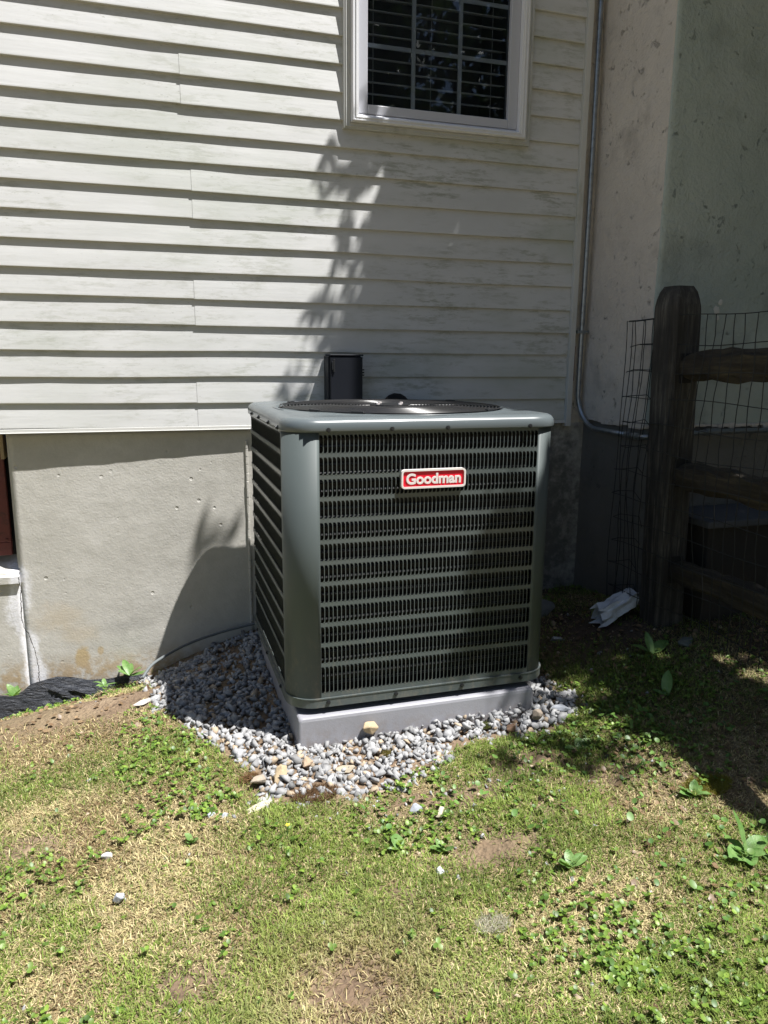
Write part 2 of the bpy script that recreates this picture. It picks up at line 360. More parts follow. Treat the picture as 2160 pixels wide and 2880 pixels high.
# ------------------------------------------------------------------ house wall with siding
house = empty('house_wall', (0,0,0), 'cream vinyl clapboard house wall over a concrete foundation', 'house wall')
PZ = .1016
def zk(k): return -.2856 + PZ*k + (.006 if k == 0 else 0)
def siding_panel(k0, xa, xb, dz=0.0, dy=0.0, seed=0):
    """one vinyl panel = two clapboard courses"""
    nseg = max(2, int((xb-xa)/.06)); xs = np.linspace(xa, xb, nseg+1); mb = MB(); prof = []
    for c in (0, 1):
        b = zk(k0+c) ; t = zk(k0+c+1); q_ = .0035*min(1, max(0, (k0-3)/11))
        prof += [(.003, b+.0006, 0), (-.0105-q_, b-.0002, 1), (-.0128-q_, b+.0018, 1), (-.0126-q_, b+.006, 1), (-.0085-q_*.5, (b+t)/2, .7), (-.0035, t+.0004, 0)]
        if c: prof[-1] = (-.0012, t+.016, 0)
    m = len(prof); V = []
    for i, x in enumerate(xs):
        wz = (vnoise(np.array(x*1.7+k0*3.1), np.array(k0*1.0))-.5)*.0055
        wy = (vnoise(np.array(x*2.3+k0*5.7), np.array(k0+40.))-.5)*.004
        for (y, z, a) in prof: V.append((x, y + dy - abs(wy)*a*1.2, z + dz + wz))
    F = []
    for i in range(nseg):
        for j in range(m-1):
            F.append((i*m+j, (i+1)*m+j, (i+1)*m+j+1, i*m+j+1))
    mb.add(V, F)
    for e, xx in ((0, xa), (nseg, xb)):      # return edge so the panel has thickness at its end
        for c in (0, 1):
            ids = [e*m + c*6 + q for q in range(6)]; mb.f.append(tuple(ids if e == 0 else ids[::-1])); mb.m.append(0)
    return mb.build('siding_panel', M_sid, house)
XL, XR = -3.2, 1.890
seam = {0: .193, 4: .198, 8: .204, 12: .177, 20: .19, 24: .2, 28: .19}
for k0 in range(0, 30, 2):
    if k0 >= 12 and k0 < 26: spans = [(XL, .812), (1.628, XR)]
    else: spans = [(XL, XR)]
    for (a, b) in spans:
        if k0 in seam and a < seam[k0] < b:
            s = seam[k0]; siding_panel(k0, a, s + .012, 0, 0); siding_panel(k0, s, b, -.0022, -.0016)
        else: siding_panel(k0, a, b)
MB().box(XL, 1.90, -.018, -.002, -.2975, -.2815).box(XL,1.90,-.0215,-.018,-.2975,-.2945).build('starter_strip', M_strip, house, bevel=.0012)
MB().box(1.8905, 1.9175, -.030, .03, -.312, 2.78).box(1.9175, 1.921, -.020, .03, -.312, 2.78).build('corner_trim', M_trim, house, bevel=.003)
MB().box(XL, 2.0, -.02, .03, zk(30)+.0005, zk(30)+.16).build('frieze_board', M_trim, house, bevel=.003)
MB().box(XL,.80,.03,.09,-.2985,3.2).box(1.65,2.05,.03,.09,-.2985,3.2).box(.80,1.65,.03,.09,-.2985,.83).box(.80,1.65,.03,.09,2.42,3.2).build('sheathing', M_room, house)
MB().box(1.9212,2.04,.004,.029,-.2985,3.0).build('corner_backing', M_stu, house)
# foundation as a displaced slab, face leans slightly
def slab(name, xa, xb, za, zb_, yf, m, parent, amp=.002, step=.02, depth=.25, axis='y', sc=9):
    us = np.arange(xa, xb+1e-6, (xb-xa)/max(2, round((xb-xa)/step))); vs = np.arange(za, zb_+1e-6, (zb_-za)/max(2, round((zb_-za)/step)))
    U, W = np.meshgrid(us, vs, indexing='ij'); D = (fbm(U*sc+3, W*sc, 4)-.5)*2*amp
    Y = (yf(U, W) if callable(yf) else yf) - D
    V = (np.stack([U, Y, W], -1) if axis == 'y' else np.stack([Y, U, W], -1)).reshape(-1,3)
    nu, nv = len(us), len(vs); ii = np.arange(nu*nv).reshape(nu, nv)
    q = np.stack([ii[:-1,:-1], ii[1:,:-1], ii[1:,1:], ii[:-1,1:]], -1).reshape(-1,4)
    if axis != 'y': q = q[:, ::-1]
    # skirt backwards
    ring = list(ii[:,0]) + list(ii[-1,1:]) + list(ii[::-1,-1][1:]) + list(ii[0,::-1][1:-1])
    B = V[ring].copy()
    if axis == 'y': B[:,1] += depth
    else: B[:,0] += depth
    base = len(V); R = len(ring); V2 = np.concatenate([V, B])
    q2 = np.array([(ring[i], base+i, base+(i+1) % R, ring[(i+1) % R]) for i in range(R)])
    if axis != 'y': q2 = q2[:, ::-1]
    o = npmesh(name, V2, None, m, parent, quads=np.concatenate([q, q2])); return o
yf = lambda U, W: .004 + .018*np.clip((.5-U)/1.1, 0, 1) + 0*W
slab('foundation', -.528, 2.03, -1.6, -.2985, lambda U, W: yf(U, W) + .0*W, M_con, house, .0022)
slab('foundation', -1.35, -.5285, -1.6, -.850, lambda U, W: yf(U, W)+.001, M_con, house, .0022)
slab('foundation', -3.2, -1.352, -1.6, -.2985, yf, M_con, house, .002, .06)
# cast joint strip left of the unit
mbj = MB()
for i in range(24):
    z0 = -.345 - i*.035; mbj.box(.3835+random.uniform(-.001,.001), .3935+random.uniform(-.001,.001), -.0005-random.uniform(0,.002), .02, z0-.035, z0-.0004)
mbj.build('joint_ridge', M_con, house, bevel=.002)
# basement window at left edge
bw = MB(); bw.box(-1.352,-.5285,.16,.20,-.85,-.2985); bw.build('recess_back', M_lens, house)
MB().box(-.5285-.006,-.5285,.03,.16,-.84,-.2985).build('jamb', M_con, house)
o = MB().add([(-1.352,.008,-.872),(-.529,.008,-.872),(-.529,.16,-.815),(-1.352,.16,-.815),(-1.352,.008,-.90),(-.529,.008,-.90),(-.529,.16,-.90),(-1.352,.16,-.90)],
         [(0,1,2,3),(0,4,5,1),(1,5,6,2),(3,2,6,7),(0,3,7,4)]).build('sloped_sill', M_con, house)
bwin = MB().box(-1.30,-.560,.085,.115,-.80,-.745).box(-.605,-.560,.085,.115,-.745,-.345).box(-1.30,-.560,.085,.115,-.345,-.305).build('basement_window', M_rust, house, bevel=.003)
MB().box(-1.30,-.605,.10,.104,-.745,-.345).build('pane', M_navy, bwin)
MB().tube([(-.575,.083,-.735),(-.575,.073,-.735)], .006, 8).build('bolt', M_rust, bwin)
MB().box(-1.3,-.552,.02,.12,-.3045,-.2990).box(-.56,-.548,.03,.12,-.40,-.3046).build('wood_blocking', mat('pale_wood',(.32,.24,.14),.8), house)

# ------------------------------------------------------------------ window
def ring(mb, x0, x1, z0, z1, w_, y0, y1, wb=None, mi=0):
    wb = wb or w_
    mb.box(x0, x0+w_, y0, y1, z0, z1, mi); mb.box(x1-w_, x1, y0, y1, z0, z1, mi)
    mb.box(x0+w_, x1-w_, y0, y1, z0, z0+wb, mi); mb.box(x0+w_, x1-w_, y0, y1, z1-w_, z1, mi); return mb
win = MB(); ring(win, .808, 1.636, .903, 2.34, .027, -.030, .02, .022)
ring(win, .815, 1.629, .909, 2.334, .006, -.034, -.030, .006)
winp = win.build('window', M_trim, house, bevel=.0018)
fr = MB(); ring(fr, .8355, 1.6085, .9255, 2.3175, .031, -.046, .04, .024); ring(fr, .8395, 1.6045, .9295, 2.3135, .007, -.050, -.046, .006); ring(fr, .853, 1.591, .941, 2.30, .005, -.0495, -.046, .004)
fr.build('frame', M_frame, winp, bevel=.0015)
sl = MB().add([(.867,-.044,.950),(1.577,-.044,.950),(1.577,-.012,.966),(.867,-.012,.966),(.867,-.044,.930),(1.577,-.044,.930),(1.577,-.012,.930),(.867,-.012,.930)],
     [(0,1,2,3),(0,4,5,1),(1,5,6,2),(3,2,6,7),(0,3,7,4),(4,7,6,5)]).build('sill', M_frame, winp)
ss = MB(); ring(ss, .867, 1.577, .9665, 1.70, .043, -.020, .02, .036); ss.build('sash', mat('sash_grey', (.50,.51,.56), .35), winp, bevel=.003)
ring(MB(), .871, 1.573, 1.701, 2.285, .04, -.004, .02).build('sash', M_frame, winp, bevel=.003)
M_glass = mat('window_glass', (.02,.02,.02), .03); n = NT(M_glass)
gt = n.n.new('ShaderNodeBsdfTransparent'); gt.inputs[0].default_value = (.74,.78,.84,1); gg = n.n.new('ShaderNodeBsdfGlossy'); gg.inputs['Roughness'].default_value = .015
frn = n.n.new('ShaderNodeFresnel'); frn.inputs[0].default_value = 1.5; mx = n.n.new('ShaderNodeMixShader')
fm = n.math('MULTIPLY', frn.outputs[0], .9); fm = n.math('MINIMUM', fm, 1.0)
n.l.new(fm, mx.inputs[0]); n.l.new(gt.outputs[0], mx.inputs[1]); n.l.new(gg.outputs[0], mx.inputs[2]); n.l.new(mx.outputs[0], n.n['Material Output'].inputs[0])
MB().box(.911, 1.533, .000, .004, 1.003, 1.658).build('glass', M_glass, winp)
MB().box(.912, 1.532, .006, .010, 1.742, 2.244).build('glass', M_glass, winp)
M_mun = mat('muntin_white', (.82,.84,.84), .4)
for xm in (1.112, 1.317): MB().box(xm-.0085, xm+.0085, .0055, .011, 1.003, 1.658).build('muntin', M_mun, winp)
for zm in (1.232, 1.445): MB().box(.911, 1.533, .0112, .014, zm-.008, zm+.008).build('muntin', M_mun, winp)
rm = MB(); rm.box(.80,1.65,.55,.58,.85,2.4); rm.box(.78,.80,.03,.58,.85,2.4); rm.box(1.65,1.67,.03,.58,.85,2.4); rm.box(.80,1.65,.03,.58,.83,.85); rm.box(.80,1.65,.03,.58,2.4,2.42)
rm.build('room_interior', M_room, winp)
M_slat = mat('blind_slat', (.80,.79,.76), .5)
sm_ = MB().add([(.905,-.024,-.001),(1.54,-.024,-.001),(1.54,.0,.0035),(.905,.0,.0035),(1.54,.024,.0),(.905,.024,.0),
                (.905,-.024,-.0035),(1.54,-.024,-.0035),(1.54,.0,.001),(.905,.0,.001),(1.54,.024,-.0025),(.905,.024,-.0025)],
               [(0,1,2,3),(3,2,4,5),(6,9,8,7),(9,11,10,8),(0,6,7,1),(5,4,10,11)])
s0 = sm_.build('blind_slat', M_slat, winp); s0.location = (0, .065, 1.025); s0.rotation_euler = (.26,0,0)
for i in range(1, 28):
    c = s0.copy(); C.objects.link(c); c.parent = winp; c.location = (random.uniform(-.001,.001), .065, 1.025 + i*.0445)
for xm in (.948, 1.200, 1.475):
    MB().tube([(xm,.038,1.0),(xm,.038,2.28)], .0011, 5).build('blind_cord', M_slat, winp)

# ------------------------------------------------------------------ chimney
chim = empty('stucco_chimney', (2.6,-.25,-1.2), 'broad stucco chimney stack in the corner right of the siding, beige side and green-grey front', 'chimney')
def cpart(o): o.parent = chim; o.location = (-2.6,.25,1.2); return o
cy = lambda U, W: -.508 + .004*np.sin(W*3+U) 
cx = lambda U, W: 1.988 + .006*np.sin(W*2.3) 
edge = lambda W: 0
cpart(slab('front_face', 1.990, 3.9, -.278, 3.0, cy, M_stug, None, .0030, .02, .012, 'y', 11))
cpart(slab('side_face', -.4975, .03, -.278, 3.0, cx, M_stu, None, .0030, .02, .004, 'x', 11))
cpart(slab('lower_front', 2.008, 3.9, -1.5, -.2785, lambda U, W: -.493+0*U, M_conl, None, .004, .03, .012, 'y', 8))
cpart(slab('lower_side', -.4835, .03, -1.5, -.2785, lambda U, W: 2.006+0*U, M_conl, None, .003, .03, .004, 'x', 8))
# broken lip of stucco along the bottom edge
mb = MB()
for i in range(60):
    x = 1.99 + i*.03; mb.box(x, x+.0299, -.5115-random.uniform(0,.004), -.50, -.278-random.uniform(.000,.014), -.27+random.uniform(0,.006))
for i in range(17):
    y = -.51 + i*.03; mb.box(1.9835-random.uniform(0,.004), 2.0, y, y+.0299, -.278-random.uniform(.000,.012), -.27+random.uniform(0,.006))
cpart(mb.build('stucco_lip', M_stu, None, bevel=.003))

cp_ = MB()
for (px_, pz_, pr_) in ((2.285,.205,.020),(2.300,.235,.014),(2.292,.175,.012)):
    a_ = [(px_+pr_*random.uniform(.6,1.1)*math.cos(a), -.5135, pz_+pr_*random.uniform(.6,1.2)*math.sin(a)) for a in np.linspace(0,2*PI,10)[:-1]]
    cp_.add(a_+[(px_,-.5155,pz_)], [(i,(i+1)%9,9) for i in range(9)])
o = cpart(cp_.build('pale_patch', mat('bare_plaster', (.62,.62,.58), .9), None)); o['kind'] = 'stuff'
# ------------------------------------------------------------------ conduit
con = empty('steel_conduit', (1.952,-.022,-.3), 'thin galvanised electrical conduit running down the corner and bending along the chimney', 'conduit')
def cc(o): o.parent = con; o.location = (-1.952,.022,.3); return o
R_ = .011; path = [(1.952,-.022,2.9),(1.952,-.022,1.5),(1.9535,-.022,.6),(1.952,-.022,-.10)]
for a in np.linspace(0, PI/2, 9):
    path.append((1.952+.018*math.sin(a), -.022-.14*(1-math.cos(a)), -.17-.145*math.sin(a)))
path += [(1.970,-.25,-.316),(1.970,-.40,-.318)]
cc(MB().tube(path, R_, 12).build('pipe', M_galv, None, smooth=True))
cc(MB().tube([(1.970,-.395,-.318),(1.970,-.425,-.318)], .0145, 12).build('coupling', M_galv, None))
cc(MB().tube([(1.970,-.45,-.318),(1.970,-.485,-.318)], .0145, 12).build('coupling', M_galv, None))
cc(MB().tube([(1.970,-.40,-.318),(1.970,-.50,-.318),(1.973,-.522,-.316),(1.985,-.530,-.315),(2.02,-.532,-.314),(2.30,-.530,-.300),(2.8,-.530,-.298),(3.6,-.53,-.30)], R_, 12).build('pipe', M_galv, None, smooth=True))
cc(MB().tube([(2.27,-.530,-.301),(2.34,-.530,-.300)], .0155, 12).build('coupling', M_galv, None))
cc(MB().box(1.925,1.968,-.036,-.008,.118,.132).tube([(1.971,-.030,.125),(1.971,-.042,.125)], .006, 8).box(1.964,1.980,-.034,-.030,.119,.131).build('strap', M_galv, None, bevel=.001))
tag(MB().box(1.9212,1.9275,-.017,-.009,-.10,.06).build('red_strip', M_rust), 'thin dull red strip beside the conduit at the lower end of the corner trim', 'strip')

# ------------------------------------------------------------------ box and pipe stub on wall
bx = empty('utility_box', (.80,-.05,-.4), 'tall dark navy utility box on the siding just behind the unit', 'utility box')
def bp(o): o.parent = bx; o.location = (-.80,.05,.4); return o
bp(MB().box(.722,.866,-.088,-.012,-.62,.006).build('body', M_navy, None, bevel=.004))
bp(MB().box(.730,.869,-.100,-.0885,-.62,.002).box(.727,.872,-.103,-.012,.0065,.013).build('cover', M_navy, None, bevel=.003))
bp(MB().box(.742,.748,-.106,-.1005,-.060,-.008).box(.736,.741,-.108,-.1005,-.05,-.015).build('latch', M_screw, None, bevel=.001))
bp(MB().box(.8695,.877,-.096,-.09,-.075,-.070).box(.8695,.877,-.096,-.09,-.064,-.059).box(.8695,.877,-.096,-.09,-.053,-.048).build('hinge', M_navy, None))
pts = [(1.00,-.00,-.30)] + [(1.035 - .030*math.cos(a)*1.1, -.02-.02*a, -.235+.055*math.sin(a)) for a in np.linspace(0.1, 2.8, 9)] + [(1.095,-.10,-.32),(1.10,-.12,-.5)]
tag(MB().tube(pts, .031, 14).build('pipe_insulation', M_foam, smooth=True), 'black foam pipe insulation hump showing between the unit and the siding', 'pipe insulation')

# ------------------------------------------------------------------ condenser unit
X0, X1, Y0, Y1, RC = .375, 1.266, -1.05, -.17, .085
unit = empty('air_conditioner', ((X0+X1)/2, (Y0+Y1)/2, -1.09), 'dark grey-green central air conditioner condenser with louvred sides standing on a plastic pad', 'air conditioner')
UL = (-(X0+X1)/2, -(Y0+Y1)/2, 1.09)
def up(o): o.parent = unit; o.location = UL; return o
FX, FY = X1-X0-2*RC, Y1-Y0-2*RC; AR = PI/2*RC; PER = 2*FX+2*FY+4*AR; SL = PER-AR
def P(s, off=0.0):
    s = s % PER
    segs = [(FX, (X0+RC,Y0), (1,0), (0,-1)), (AR, (X1-RC,Y0+RC), -PI/2), (FY, (X1,Y0+RC), (0,1), (1,0)), (AR, (X1-RC,Y1-RC), 0),
            (FX, (X1-RC,Y1), (-1,0), (0,1)), (AR, (X0+RC,Y1-RC), PI/2), (FY, (X0,Y1-RC), (0,-1), (-1,0)), (AR, (X0+RC,Y0+RC), PI)]
    for g in segs:
        if s <= g[0] + 1e-9:
            if len(g) == 4: return (g[1][0]+g[2][0]*s+g[3][0]*off, g[1][1]+g[2][1]*s+g[3][1]*off)
            a = g[2] + s/RC; return (g[1][0]+math.cos(a)*(RC+off), g[1][1]+math.sin(a)*(RC+off))
        s -= g[0]
    return P(0, off)
def srange(a, b, step=.012):
    k = max(1, int(math.ceil((b-a)/step))); return [a+(b-a)*i/k for i in range(k+1)]
def band(mb, a, b, z0, z1, off=0.0, th=.0012, step=.012, mi=0):
    S = srange(a, b, step); V = []
    for s in S:
        p = P(s, off); q = P(s, off-th); V += [(p[0],p[1],z0),(p[0],p[1],z1),(q[0],q[1],z1),(q[0],q[1],z0)]
    F = []
    for i in range(len(S)-1):
        A = i*4; B = A+4
        F += [(A,B,B+1,A+1),(A+1,B+1,B+2,A+2),(A+2,B+2,B+3,A+3),(A+3,B+3,B,A)]
    n_ = (len(S)-1)*4; F += [(0,1,2,3),(n_+3,n_+2,n_+1,n_)]
    return mb.add(V, F, mi)
ZT, ZBOT = -.2230, -1.0311
rows = []; pitch = (abs(ZBOT-ZT)-.0865)/11.0
for i in range(12):
    t = ZT - i*pitch; rows.append((t, t-(pitch-.0125) if i < 11 else ZBOT))
def grille_panel(name, a, b, ncol, sw=.17, rec=0):
    par = up(MB().box(0,0,0,0,0,0).build(name, M_paint, None)); bpy.data.meshes.remove(par.data) if False else None
    mb = MB()
    band(mb, a, b, ZT, -.205)
    band(mb, a, b, -1.046, ZBOT)
    for i in range(11): band(mb, a, b, rows[i+1][0], rows[i][1])
    me = bpy.data.meshes.new(name); me.from_pydata(mb.v, [], mb.f); me.materials.append(M_paint); par.data = me
    w_ = (b-a)/ncol
    for i in range(12):
        t, z = rows[i]; rb = MB()
        for c in range(ncol+1):
            s0_ = a + c*w_ - w_*sw*.5; s1_ = s0_ + w_*sw
            s0_ = max(s0_, a); s1_ = min(s1_, b)
            oo = .0006 if not rec else -.0045; p0 = P(s0_, oo); p1 = P(s1_, oo); q0 = P(s0_, -.0030); q1 = P(s1_+.0010, -.0085)
            rb.add([(*p0,z),(*p1,z),(*p1,t),(*p0,t),(*q0,z),(*q1,z),(*q1,t),(*q0,t)], [(0,1,2,3)]); rb.add([(*p1,z),(*q1,z),(*q1,t),(*p1,t),(*q0,z),(*p0,z),(*p0,t),(*q0,t)], [(0,1,2,3),(4,5,6,7)], 1)
            if c < ncol:
                e = a + (c+1)*w_ - w_*sw*.5
                pe = P(e, .0004); pa = P(e-w_*.34, .0004); pm_ = P(e-w_*.12, .0004); h = .0085; hb = .0062
                rb.add([(*pe,t),(*pa,t),(*pm_,t-h*.45),(*pe,t-h)], [(1,2,3,0)])
                pa = P(e-w_*.42, .0004); pm_ = P(e-w_*.14, .0004)
                rb.add([(*pe,z),(*pa,z),(*pm_,z+hb*.5),(*pe,z+hb*1.3)], [(0,3,2,1)])
        o = rb.build('louver_row', [M_paint, M_louver_shade], par)
    return par
grille_panel('front_panel', .0107, .7255, 54)
grille_panel('side_panel', SL-.7956, SL-.0245, 58, .10, 1)
grille_panel('side_panel', FX+.185, FX+.90, 54)
mb = MB(); band(mb, SL-.008, PER+.0107, -1.046, -.205, .0012); up(mb.build('corner_panel', M_post_paint, None, smooth=True))
mb = MB(); band(mb, SL-.0245, SL-.010, -1.046, -.205, .0); up(mb.build('seam_flange', M_post_paint, None))
mb = MB(); band(mb, .7255, FX+.185, -1.046, -.205, 0); up(mb.build('corner_panel', M_post_paint, None, smooth=True))
mb = MB(); band(mb, FX+.90, SL-.7956, -1.046, -.205, 0); up(mb.build('back_panel', M_paint, None, smooth=True))
for nm in up.__globals__['unit'].children:
    if nm.name.startswith(('corner_panel','back_panel')):
        for p in nm.data.polygons: p.use_smooth = abs(p.normal.z) < .5 and p.area > 1e-4
# coil
mb = MB(); S = srange(0, PER, .02)[:-1]; V = []; 
for s in S:
    p = P(s, -.030); V += [(p[0],p[1],-1.04),(p[0],p[1],-.21)]
k = len(S); mb.add(V, [(2*i,2*((i+1)%k),2*((i+1)%k)+1,2*i+1) for i in range(k)])
coil = up(mb.build('coil', M_coil, None))
for i in range(30):
    z = -.232 - i*.0268
    MB().tube([(*P(s, -.0225), z) for s in S[::2]], .0048, 5, closed=True).build('coil_tube', M_tube, coil)
# base pan with screws
mb = MB(); band(mb, 0, PER, -1.0772, -1.0462, .0045, .004); band(mb, 0, PER, -1.0500, -1.0465, .0062, .003)
base = up(mb.build('base_pan', M_paint, None))
S = srange(0, PER, .02)[:-1]; mb = MB(); mb.add([(*P(s,-.001), -1.076) for s in S], [tuple(range(len(S)))[::-1]]); 
up(mb.build('base_floor', M_paint, None))
for (fx, fy) in ((.47,-.95),(1.15,-.95),(.47,-.27),(1.15,-.27)):
    up(MB().box(fx-.03, fx+.03, fy-.03, fy+.03, -1.0985, -1.0765).build('foot', M_black, None))
# cap: swept profile then inward to the round opening
CX_, CY_, RO = (X0+X1)/2+.006, (Y0+Y1)/2, .402
def capring(off, z, sh=0):
    return [(*P(s, off), z) for s in srange(0, PER, .0139)[:-1]]
prof = [(.002,-.2135),(.0075,-.2140),(.0085,-.2100),(.0085,-.1995),(.0060,-.1880),(-.0010,-.1795),(-.012,-.1745),(-.030,-.1722),(-.048,-.1722)]
rings_ = [capring(o_, z_) for o_, z_ in prof]; K = len(rings_[0]); V = [p for R in rings_ for p in R]
def circ(rad, z, tilt=0):
    out = []
    for p in rings_[0]:
        a = math.atan2(p[1]-CY_, p[0]-CX_); out.append((CX_+rad*math.cos(a), CY_+rad*math.sin(a), z))
    return out
# keep corner area flat: blend ring
for rad, z in ((RO+.014,-.1722),(RO+.008,-.1700),(RO,-.1700),(RO-.006,-.176),(RO-.006,-.24)): V += circ(rad, z)
nr = len(V)//K; F = []
for i in range(nr-1):
    for k in range(K):
        F.append((i*K+k, i*K+(k+1)%K, (i+1)*K+(k+1)%K, (i+1)*K+k))
cap = up(MB().add(V, F).build('top_cap', M_cap, None, smooth=True)); recalc(cap)
# raised pressed rib on the lid's left side
gd = MB()
for i in range(27):
    rad = .082 + i*.0119; zz = -.163 - .004*abs(rad-.23)/.15
    gd.tube([(CX_+rad*math.cos(a), CY_+rad*math.sin(a), zz) for a in np.linspace(0, 2*PI, 73)[:-1]], .0019, 6, closed=True)
guard = up(gd.build('fan_guard', M_wireb, None, smooth=True))
sp = MB()
for a in np.linspace(0, 2*PI, 13)[:-1]:
    sp.tube([(CX_+.05*math.cos(a), CY_+.05*math.sin(a), -.1665), (CX_+.396*math.cos(a), CY_+.396*math.sin(a), -.1705)], .0026, 6)
sp.build('spokes', M_wireb, guard)
MB().tube([(CX_,CY_,-.172),(CX_,CY_,-.1615)], .075, 28).build('hub_plate', M_wireb, guard, bevel=.002)
for a in np.linspace(.4, .4+2*PI, 5)[:-1]:
    MB().tube([(CX_+.055*math.cos(a), CY_+.055*math.sin(a), -.1615),(CX_+.055*math.cos(a), CY_+.055*math.sin(a), -.1565)], .006, 6).build('nut', M_silver, guard)
for a in (2.5, 3.75, 4.15, 5.4, .6):
    c = MB().box(-.02,.02,-.006,.006,0,.007).build('clip', M_screw, guard, bevel=.0015); c.location = (CX_+.392*math.cos(a), CY_+.392*math.sin(a), -.169); c.rotation_euler = (0,0,a+PI/2)
fan = up(MB().tube([(CX_,CY_,-.36),(CX_,CY_,-.20)], .07, 20).build('fan_motor', M_black, None))
for b in range(3):
    a0 = b*2*PI/3 + .3; V = []; 
    for i in range(7):
        rad = .06 + .29*i/6
        for j, (da, dz) in enumerate(((-.38,.03),(0,0),(.38,-.05))):
            a = a0 + da*(.6+.4*i/6); V.append((CX_+rad*math.cos(a), CY_+rad*math.sin(a), -.27+dz))
    MB().add(V, [(i*3+j, i*3+j+1, (i+1)*3+j+1, (i+1)*3+j) for i in range(6) for j in range(2)]).build('fan_blade', M_black, fan, smooth=True)
# screws
def screw_at(s, z, off):
    p = P(s, off); q = P(s, off+.004); q2 = P(s, off+.0065)
    up(MB().tube([(*p,z),(*q,z)], .0068, 10).tube([(*q,z),(*q2,z)], .0042, 6).build('screw', M_screw, None))
for x in (.497, .692, .871, 1.150): screw_at(x-(X0+RC), -.2075, .0085)
for x in (.492, .715, .945, 1.160): screw_at(x-(X0+RC), -1.061, .0045)
for s in (SL-.015, SL-.20, SL-.42, SL-.60): screw_at(s, -.2065, .0085)
for s in (SL-.07, SL-.37, SL-.62): screw_at(s, -1.061, .0045)
# badge
bz, bx0, bx1 = -.362, .7225, .9335
def rrect(x0, x1, z0, z1, r, n_=6):
    pts = []
    for cx_, cz_, a0 in ((x1-r,z0+r,-PI/2),(x1-r,z1-r,0),(x0+r,z1-r,PI/2),(x0+r,z0+r,PI)):
        for i in range(n_+1): a = a0+PI/2*i/n_; pts.append((cx_+r*math.cos(a), cz_+r*math.sin(a)))
    return pts
def plate(mb, pts, y0, y1):
    k = len(pts); V = [(p[0],y0,p[1]) for p in pts] + [(p[0],y1,p[1]) for p in pts]
    return mb.add(V, [tuple(range(k))] + [(i,i+k,(i+1)%k+k,(i+1)%k) for i in range(k)])
badge = up(plate(MB(), rrect(bx0+.005,bx1-.005,bz-.0242,bz+.0242,.007), -1.0600, -1.0520).build('badge', M_red, None))
o_ = rrect(bx0,bx1,bz-.0295,bz+.0295,.0115); i_ = rrect(bx0+.0055,bx1-.0055,bz-.0237,bz+.0237,.0070); k = len(o_)
V = [(p[0],-1.0635,p[1]) for p in o_] + [(p[0],-1.0635,p[1]) for p in i_] + [(p[0],-1.0515,p[1]) for p in o_] + [(p[0],-1.058,p[1]) for p in i_]
F = [(i,(i+1)%k,(i+1)%k+k,i+k) for i in range(k)] + [(i+2*k,(i+1)%k+2*k,(i+1)%k,i) for i in range(k)] + [(i+k,(i+1)%k+k,(i+1)%k+3*k,i+3*k) for i in range(k)]
rim_ = MB().add(V, F).build('badge_rim', M_silver, badge)
tc = bpy.data.curves.new('lettering', 'FONT'); tc.body = 'Goodman'; tc.size = .0485; tc.extrude = .0012; tc.offset = .0013; tc.bevel_depth = .0004; tc.align_x = 'CENTER'; tc.align_y = 'CENTER'
to = bpy.data.objects.new('tmp', tc); C.objects.link(to); bpy.context.view_layer.update()
dg = bpy.context.evaluated_depsgraph_get(); tm = bpy.data.meshes.new_from_object(to.evaluated_get(dg)); bpy.data.objects.remove(to)
tm.materials.clear(); tm.materials.append(M_silver)
xs_ = [v.co.x for v in tm.vertices]; ys_ = [v.co.y for v in tm.vertices]; wx = max(xs_)-min(xs_)
kx = .180/wx; my = (max(ys_)+min(ys_))/2; mxx = (max(xs_)+min(xs_))/2
for v in tm.vertices:
    x, y, z = v.co; v.co = ((bx0+bx1)/2 + (x-mxx)*kx, -1.0605 - z, bz + (y-my)*kx*.98 + .000)
to = bpy.data.objects.new('lettering', tm); C.objects.link(to); to.parent = badge
# pad (own thing)
pd = MB(); A = .395, 1.206, -1.068, -.262
def padring(o_, z): 
    x0,x1,y0,y1 = A; x0-=o_; x1+=o_; y0-=o_; y1+=o_; pts=[]
    for (cx_,cy_,a0) in ((x1-.012,y0+.012,-PI/2),(x1-.012,y1-.012,0),(x0+.012,y1-.012,PI/2),(x0+.012,y0+.012,PI)):
        for i in range(5): a=a0+PI/2*i/4; pts.append((cx_+.012*math.cos(a), cy_+.012*math.sin(a), z))
    return pts
L_ = [padring(.004,-1.215), padring(.0015,-1.112), padring(-.0005,-1.104), padring(-.004,-1.1005), padring(-.008,-1.0995)]
V = [p for R in L_ for p in R]; k = 20
F = [(i*k+j, i*k+(j+1)%k, (i+1)*k+(j+1)%k, (i+1)*k+j) for i in range(4) for j in range(k)] + [tuple(4*k+j for j in range(k))]
o = pd.add(V, F).build('equipment_pad', M_pad); tag(o, 'light grey plastic equipment pad under the air conditioner, set in gravel', 'pad')
for p in o.data.polygons: p.use_smooth = p.area < .002

